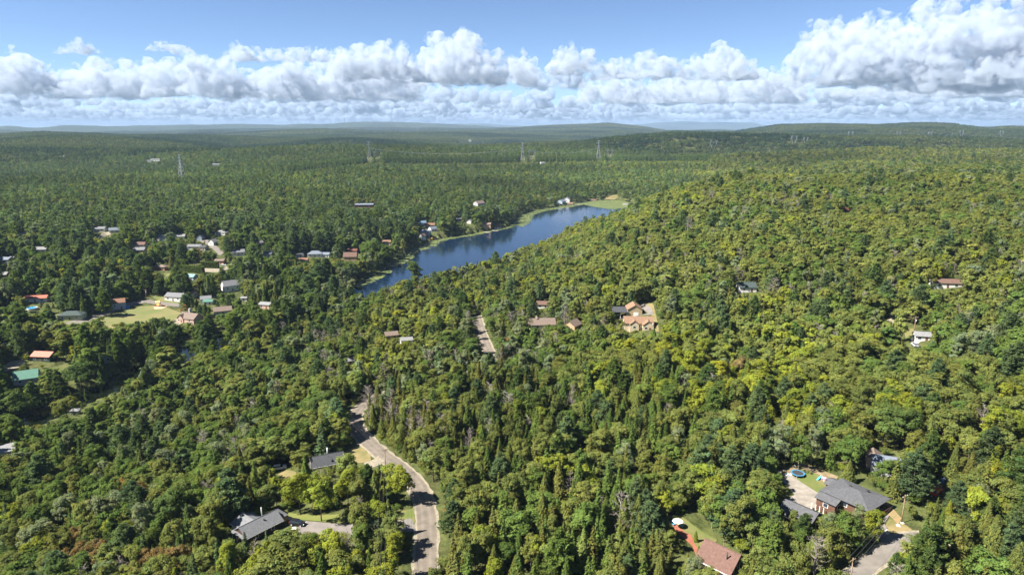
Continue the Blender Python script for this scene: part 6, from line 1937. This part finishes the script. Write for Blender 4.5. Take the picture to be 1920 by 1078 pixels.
def up_axis(n, cell, r):
    """matrix that interpolates a random lattice to n samples"""
    m = int(n / cell) + 4
    x = np.arange(n) / cell + r.uniform(0, 1); i = x.astype(int); f = x - i
    f = f * f * (3 - 2 * f)
    A = np.zeros((n, m)); A[np.arange(n), i] = 1 - f; A[np.arange(n), i + 1] = f
    return A
def noise3(shape, cell, r):
    A = [up_axis(n, cell, r) for n in shape]
    g = r.uniform(-1, 1, [a.shape[1] for a in A])
    g = np.einsum('ai,ijk->ajk', A[0], g, optimize=True)
    g = np.einsum('bj,ajk->abk', A[1], g, optimize=True)
    return np.einsum('ck,abk->abc', A[2], g, optimize=True)

def cloud_mesh(name, puffs, h, seed, base, m, amp=0.42):
    """puffs: (x, y, z, r) in metres, base: height of the flat underside"""
    r = np.random.default_rng(seed)
    P = np.array(puffs, float)
    pad = P[:, 3].max() * 0.9
    lo = P[:, :3].min(0) - P[:, 3].max() - pad; hi = P[:, :3].max(0) + P[:, 3].max() + pad
    lo[2] = max(lo[2], base - 4 * h)
    shape = np.ceil((hi - lo) / h).astype(int) + 2
    ax = [lo[i] + np.arange(shape[i]) * h for i in range(3)]
    F = np.full(shape, -1e3)
    for x, y, z, rr in P:
        R = rr * 2.0
        s = []
        for i, c in enumerate((x, y, z)):
            a = np.searchsorted(ax[i], c - R); b = np.searchsorted(ax[i], c + R)
            s.append(slice(max(a, 0), max(b, 1)))
        dx = ax[0][s[0]] - x; dy = ax[1][s[1]] - y; dz = ax[2][s[2]] - z
        d = rr - np.sqrt(dx[:, None, None] ** 2 + dy[None, :, None] ** 2 + (dz[None, None, :] * 1.05) ** 2)
        sub = F[s[0], s[1], s[2]]
        np.maximum(sub, d, out=sub)
    rm = np.median(P[:, 3])
    c = rm * 1.5 / h
    a = rm * amp
    for o in range(5):
        if c < 1.6: break
        F += a * (np.abs(noise3(shape, c, r)) * 2 - 0.75)
        c *= 0.5; a *= 0.52
    zb = ax[2] - base
    F = np.minimum(F, (zb[None, None, :] + 0.45 * rm * noise3(shape, max(1.6 * rm / h, 2), r)) * 1.2)
    F[[0, -1]] = F[:, [0, -1]] = -1; F[:, :, [0, -1]] = -1
    V, Q = surface_nets(F, lo, h)
    me = np_mesh(name, V, Q, m, True)
    return me

def cloud_material(name, col, trans):
    m = bpy.data.materials.new(name)
    n, l = nodes_of(m)
    out = n.new("ShaderNodeOutputMaterial")
    d = n.new("ShaderNodeBsdfDiffuse"); d.inputs[0].default_value = (*col, 1)
    t = n.new("ShaderNodeBsdfTranslucent"); t.inputs[0].default_value = (*col, 1)
    mx = n.new("ShaderNodeMixShader"); mx.inputs[0].default_value = trans
    l.new(d.outputs[0], mx.inputs[1]); l.new(t.outputs[0], mx.inputs[2])
    l.new(mx.outputs[0], out.inputs[0])
    return m
def cloud_volume(name, dens, col=(0.62, 0.675, 0.76), hetero=0.0):
    m = bpy.data.materials.new(name)
    n, l = nodes_of(m)
    out = n.new("ShaderNodeOutputMaterial")
    v = n.new("ShaderNodeVolumePrincipled")
    v.inputs["Color"].default_value = (*col, 1)
    v.inputs["Density"].default_value = dens
    v.inputs["Anisotropy"].default_value = 0.0
    if hetero:
        g = n.new("ShaderNodeNewGeometry")
        t = n.new("ShaderNodeTexNoise"); t.inputs["Scale"].default_value = 1 / hetero; t.inputs["Detail"].default_value = 3
        l.new(g.outputs["Position"], t.inputs["Vector"])
        r = n.new("ShaderNodeMapRange"); r.inputs[1].default_value = 0.43; r.inputs[2].default_value = 0.66; r.inputs[3].default_value = 0.0; r.inputs[4].default_value = dens
        l.new(t.outputs["Fac"], r.inputs[0]); l.new(r.outputs[0], v.inputs["Density"])
    l.new(v.outputs[0], out.inputs["Volume"])
    return m
M_CLOUD = cloud_volume("cloud", 0.0095, hetero=HET)
M_CLOUD_FAR = cloud_volume("far_cloud", 0.0046, (0.55, 0.625, 0.74))

def spot(px, py, D):
    """point at forward distance D seen at (px, py)"""
    r = ray(px, py)
    t = D / r[1]
    return np.array([r[0] * t, D, CAMZ + r[2] * t])

def px_cloud(label, D, base_py, prof, seed, depth=0.5, h=30, n_scale=1.0):
    """profile of cloud tops in picture columns and rows at distance D"""
    r = np.random.default_rng(seed)
    prof = np.array(prof, float)
    k = D / (FPX * CP)
    wpx = prof[-1, 0] - prof[0, 0]
    hp = base_py - prof[:, 1]
    puffs = []
    x = prof[0, 0]
    base = spot(960, base_py, D)[2]
    while x < prof[-1, 0]:
        top = np.interp(x, prof[:, 0], prof[:, 1])
        H = max(base_py - top, 4)
        rr = np.clip(H * 0.34, 6, 34) * r.uniform(0.7, 1.2)
        for q in range(int(2 + H / (rr * 1.0) * 2.2 * n_scale)):
            f = q / max(1, int(H / (rr * 1.0) * 2.2 * n_scale) + 1)
            rq = rr * (r.uniform(0.35, 0.75) if f < 0.25 else r.uniform(0.7, 1.1))
            py = top + rq * 0.85 + (H - rq * 0.6) * f
            dy = r.normal(0, 0.5) * depth * H * 1.4 - depth * H * 0.7 * (f - 0.3)
            p = spot(x + r.normal(0, rr * 0.4), py, D)
            puffs.append((p[0], D + dy * k, p[2], rq * k))
        x += rr * 0.62
    me = cloud_mesh("cumulus_cloud", puffs, h, seed, base, M_CLOUD)
    c = np.array(puffs)[:, :3].mean(0)
    o = link("cumulus_cloud", me)
    return tag(o, label, "cloud", "cumulus clouds over the horizon")

px_cloud("huge towering white cumulus cloud, largest on the right", 14000, 160, [(1462, 140), (1480, 128), (1505, 118), (1520, 95), (1535, 40), (1550, 24), (1565, 28), (1590, 44), (1612, 42), (1638, 12), (1655, 22), (1680, 28), (1700, 44), (1725, 60), (1745, 90)], 1, 0.5, 26)
px_cloud("tall white cumulus cloud cut by the top right corner", 13000, 166, [(1690, 120), (1715, 70), (1728, 40), (1745, 14), (1770, -8), (1800, -20), (1840, -22), (1880, -10), (1905, 10), (1925, 25), (1960, 30), (2010, 60)], 2, 0.5, 26)
px_cloud("peaked bright cumulus cloud, tallest in the middle of the row", 15500, 157, [(760, 118), (790, 112), (806, 82), (825, 66), (850, 60), (860, 50), (880, 62), (905, 84), (925, 98), (945, 112), (960, 108), (972, 90), (985, 96), (1000, 118)], 3, 0.5, 28)
px_cloud("rounded cumulus cloud left of the peaked middle cloud", 15000, 149, [(628, 120), (655, 84), (675, 74), (700, 76), (725, 74), (742, 86), (762, 104), (790, 118)], 4, 0.5, 28)
px_cloud("cumulus cloud with a slanting horn-shaped top", 15000, 138, [(1040, 108), (1052, 92), (1072, 84), (1095, 86), (1112, 72), (1128, 68), (1134, 74), (1130, 90), (1105, 112)], 5, 0.4, 28)
px_cloud("cumulus cloud with upright twin towers on its right end", 15500, 150, [(1105, 130), (1130, 112), (1155, 108), (1185, 108), (1205, 92), (1220, 104), (1250, 108), (1290, 112), (1318, 98), (1345, 88), (1362, 76), (1376, 82), (1390, 108), (1420, 128)], 6, 0.45, 28)
px_cloud("billowing white cumulus cloud at the left edge", 15500, 176, [(-40, 104), (0, 108), (20, 100), (40, 92), (60, 104), (80, 110), (110, 128)], 7, 0.5, 28)
px_cloud("broad low cumulus cloud, second from the left edge", 15800, 184, [(112, 130), (140, 114), (180, 112), (205, 108), (230, 112), (255, 116), (275, 128)], 8, 0.5, 28)
px_cloud("broad cumulus cloud left of the gap in the row", 15600, 181, [(270, 130), (285, 106), (320, 100), (350, 96), (375, 92), (395, 100), (415, 112), (430, 126)], 9, 0.5, 28)
px_cloud("long flat cumulus cloud right of the gap in the row", 15200, 116, [(420, 110), (440, 84), (455, 80), (480, 90), (520, 92), (560, 88), (600, 88), (640, 92), (660, 106)], 10, 0.5, 26)
px_cloud("wide heaped cumulus cloud below the long flat one", 16500, 186, [(430, 150), (455, 130), (480, 122), (520, 118), (560, 112), (590, 110), (630, 116), (660, 122), (720, 118), (780, 128)], 11, 0.5, 30)
px_cloud("small flat cloud alone in the blue sky on the left", 13500, 101, [(106, 92), (122, 86), (136, 80), (145, 68), (152, 72), (165, 84), (180, 92), (190, 96)], 12, 0.5, 16)
px_cloud("small puffy cloud floating above the left row", 14000, 97, [(278, 88), (295, 78), (310, 76), (325, 88), (345, 86), (356, 92)], 13, 0.5, 16)
px_cloud("grey-bellied cumulus cloud under the twin towers", 17500, 194, [(1100, 150), (1150, 142), (1200, 150), (1260, 146), (1320, 144), (1380, 134), (1430, 128), (1470, 142), (1500, 160)], 15, 0.5, 32)
px_cloud("heaped cumulus cloud beneath the corner cloud", 17000, 182, [(1560, 170), (1600, 162), (1660, 160), (1720, 150), (1780, 140), (1820, 124), (1870, 118), (1920, 110), (1970, 130)], 16, 0.5, 32)

# the farther cloud field, merging towards the horizon: copies of a few shapes, too many to count
def field():
    protos = []
    for s in range(5):
        r = np.random.default_rng(900 + s)
        w = r.uniform(900, 1700); puffs = []
        for _ in range(26):
            t = r.uniform(-1, 1); H = (1 - t * t) * r.uniform(0.4, 1.0) * w * 0.42
            rr = r.uniform(0.10, 0.22) * w
            puffs.append((t * w, r.uniform(-.5, .5) * w, r.uniform(0.1, 1) * H + rr * 0.4, rr))
        me = cloud_mesh("far_cloud", puffs, w / 18, 950 + s, 0.0, M_CLOUD_FAR, 0.5)
        V = np.empty(len(me.vertices) * 3, np.float32); me.vertices.foreach_get("co", V)
        L = np.empty(len(me.loops), np.int32); me.loops.foreach_get("vertex_index", L)
        protos.append((V.reshape(-1, 3), L.reshape(-1, 4)))
    VV, FF, k = [], [], 0
    r = np.random.default_rng(77)
    for D0, D1, n, base in ((18500, 26000, 34, 1080), (26000, 38000, 64, 1050), (38000, 56000, 84, 950), (56000, 80000, 130, 850), (80000, 115000, 130, 720), (110000, 140000, 130, 560)):
        for i in range(n):
            D = r.uniform(D0, D1)
            x = ((i + r.uniform(-.3, 1.3)) / n * 2 - 1) * D * 0.84
            V, Q = protos[r.integers(0, 5)]
            s = r.uniform(0.55, 1.35) * (D / 26000) ** 0.35; a = r.uniform(-.5, .5) + (math.pi if r.uniform() < .5 else 0)
            c, sn = math.cos(a), math.sin(a)
            R = np.array([[c, -sn, 0], [sn, c, 0], [0, 0, 1.0]]) * s
            VV.append(V @ R.T + [x, D, base + r.normal(0, 90)]); FF.append(Q + k); k += len(V)
    me = np_mesh("clouds", np.vstack(VV), np.vstack(FF), M_CLOUD_FAR, True)
    print("cloud field quads", len(me.polygons))
    tag(link("clouds", me), "layered small clouds merging towards the horizon", kind="stuff")
field()

# ------------------------------------------------------------------ the hazy air
hz_mb = MB().box(-60000, 60000, -400, 56000, -75, 480)
hm = bpy.data.materials.new("hazy_air")
n, l = nodes_of(hm)
out = n.new("ShaderNodeOutputMaterial")
pv = n.new("ShaderNodeVolumePrincipled")
pv.inputs["Color"].default_value = (0.36, 0.50, 0.72, 1)
pv.inputs["Density"].default_value = 4.2e-5
pv.inputs["Anisotropy"].default_value = 0.0
l.new(pv.outputs[0], out.inputs["Volume"])
tag(hz_mb.build("haze", hm), "thin bluish haze in the air over the valley", kind="stuff")
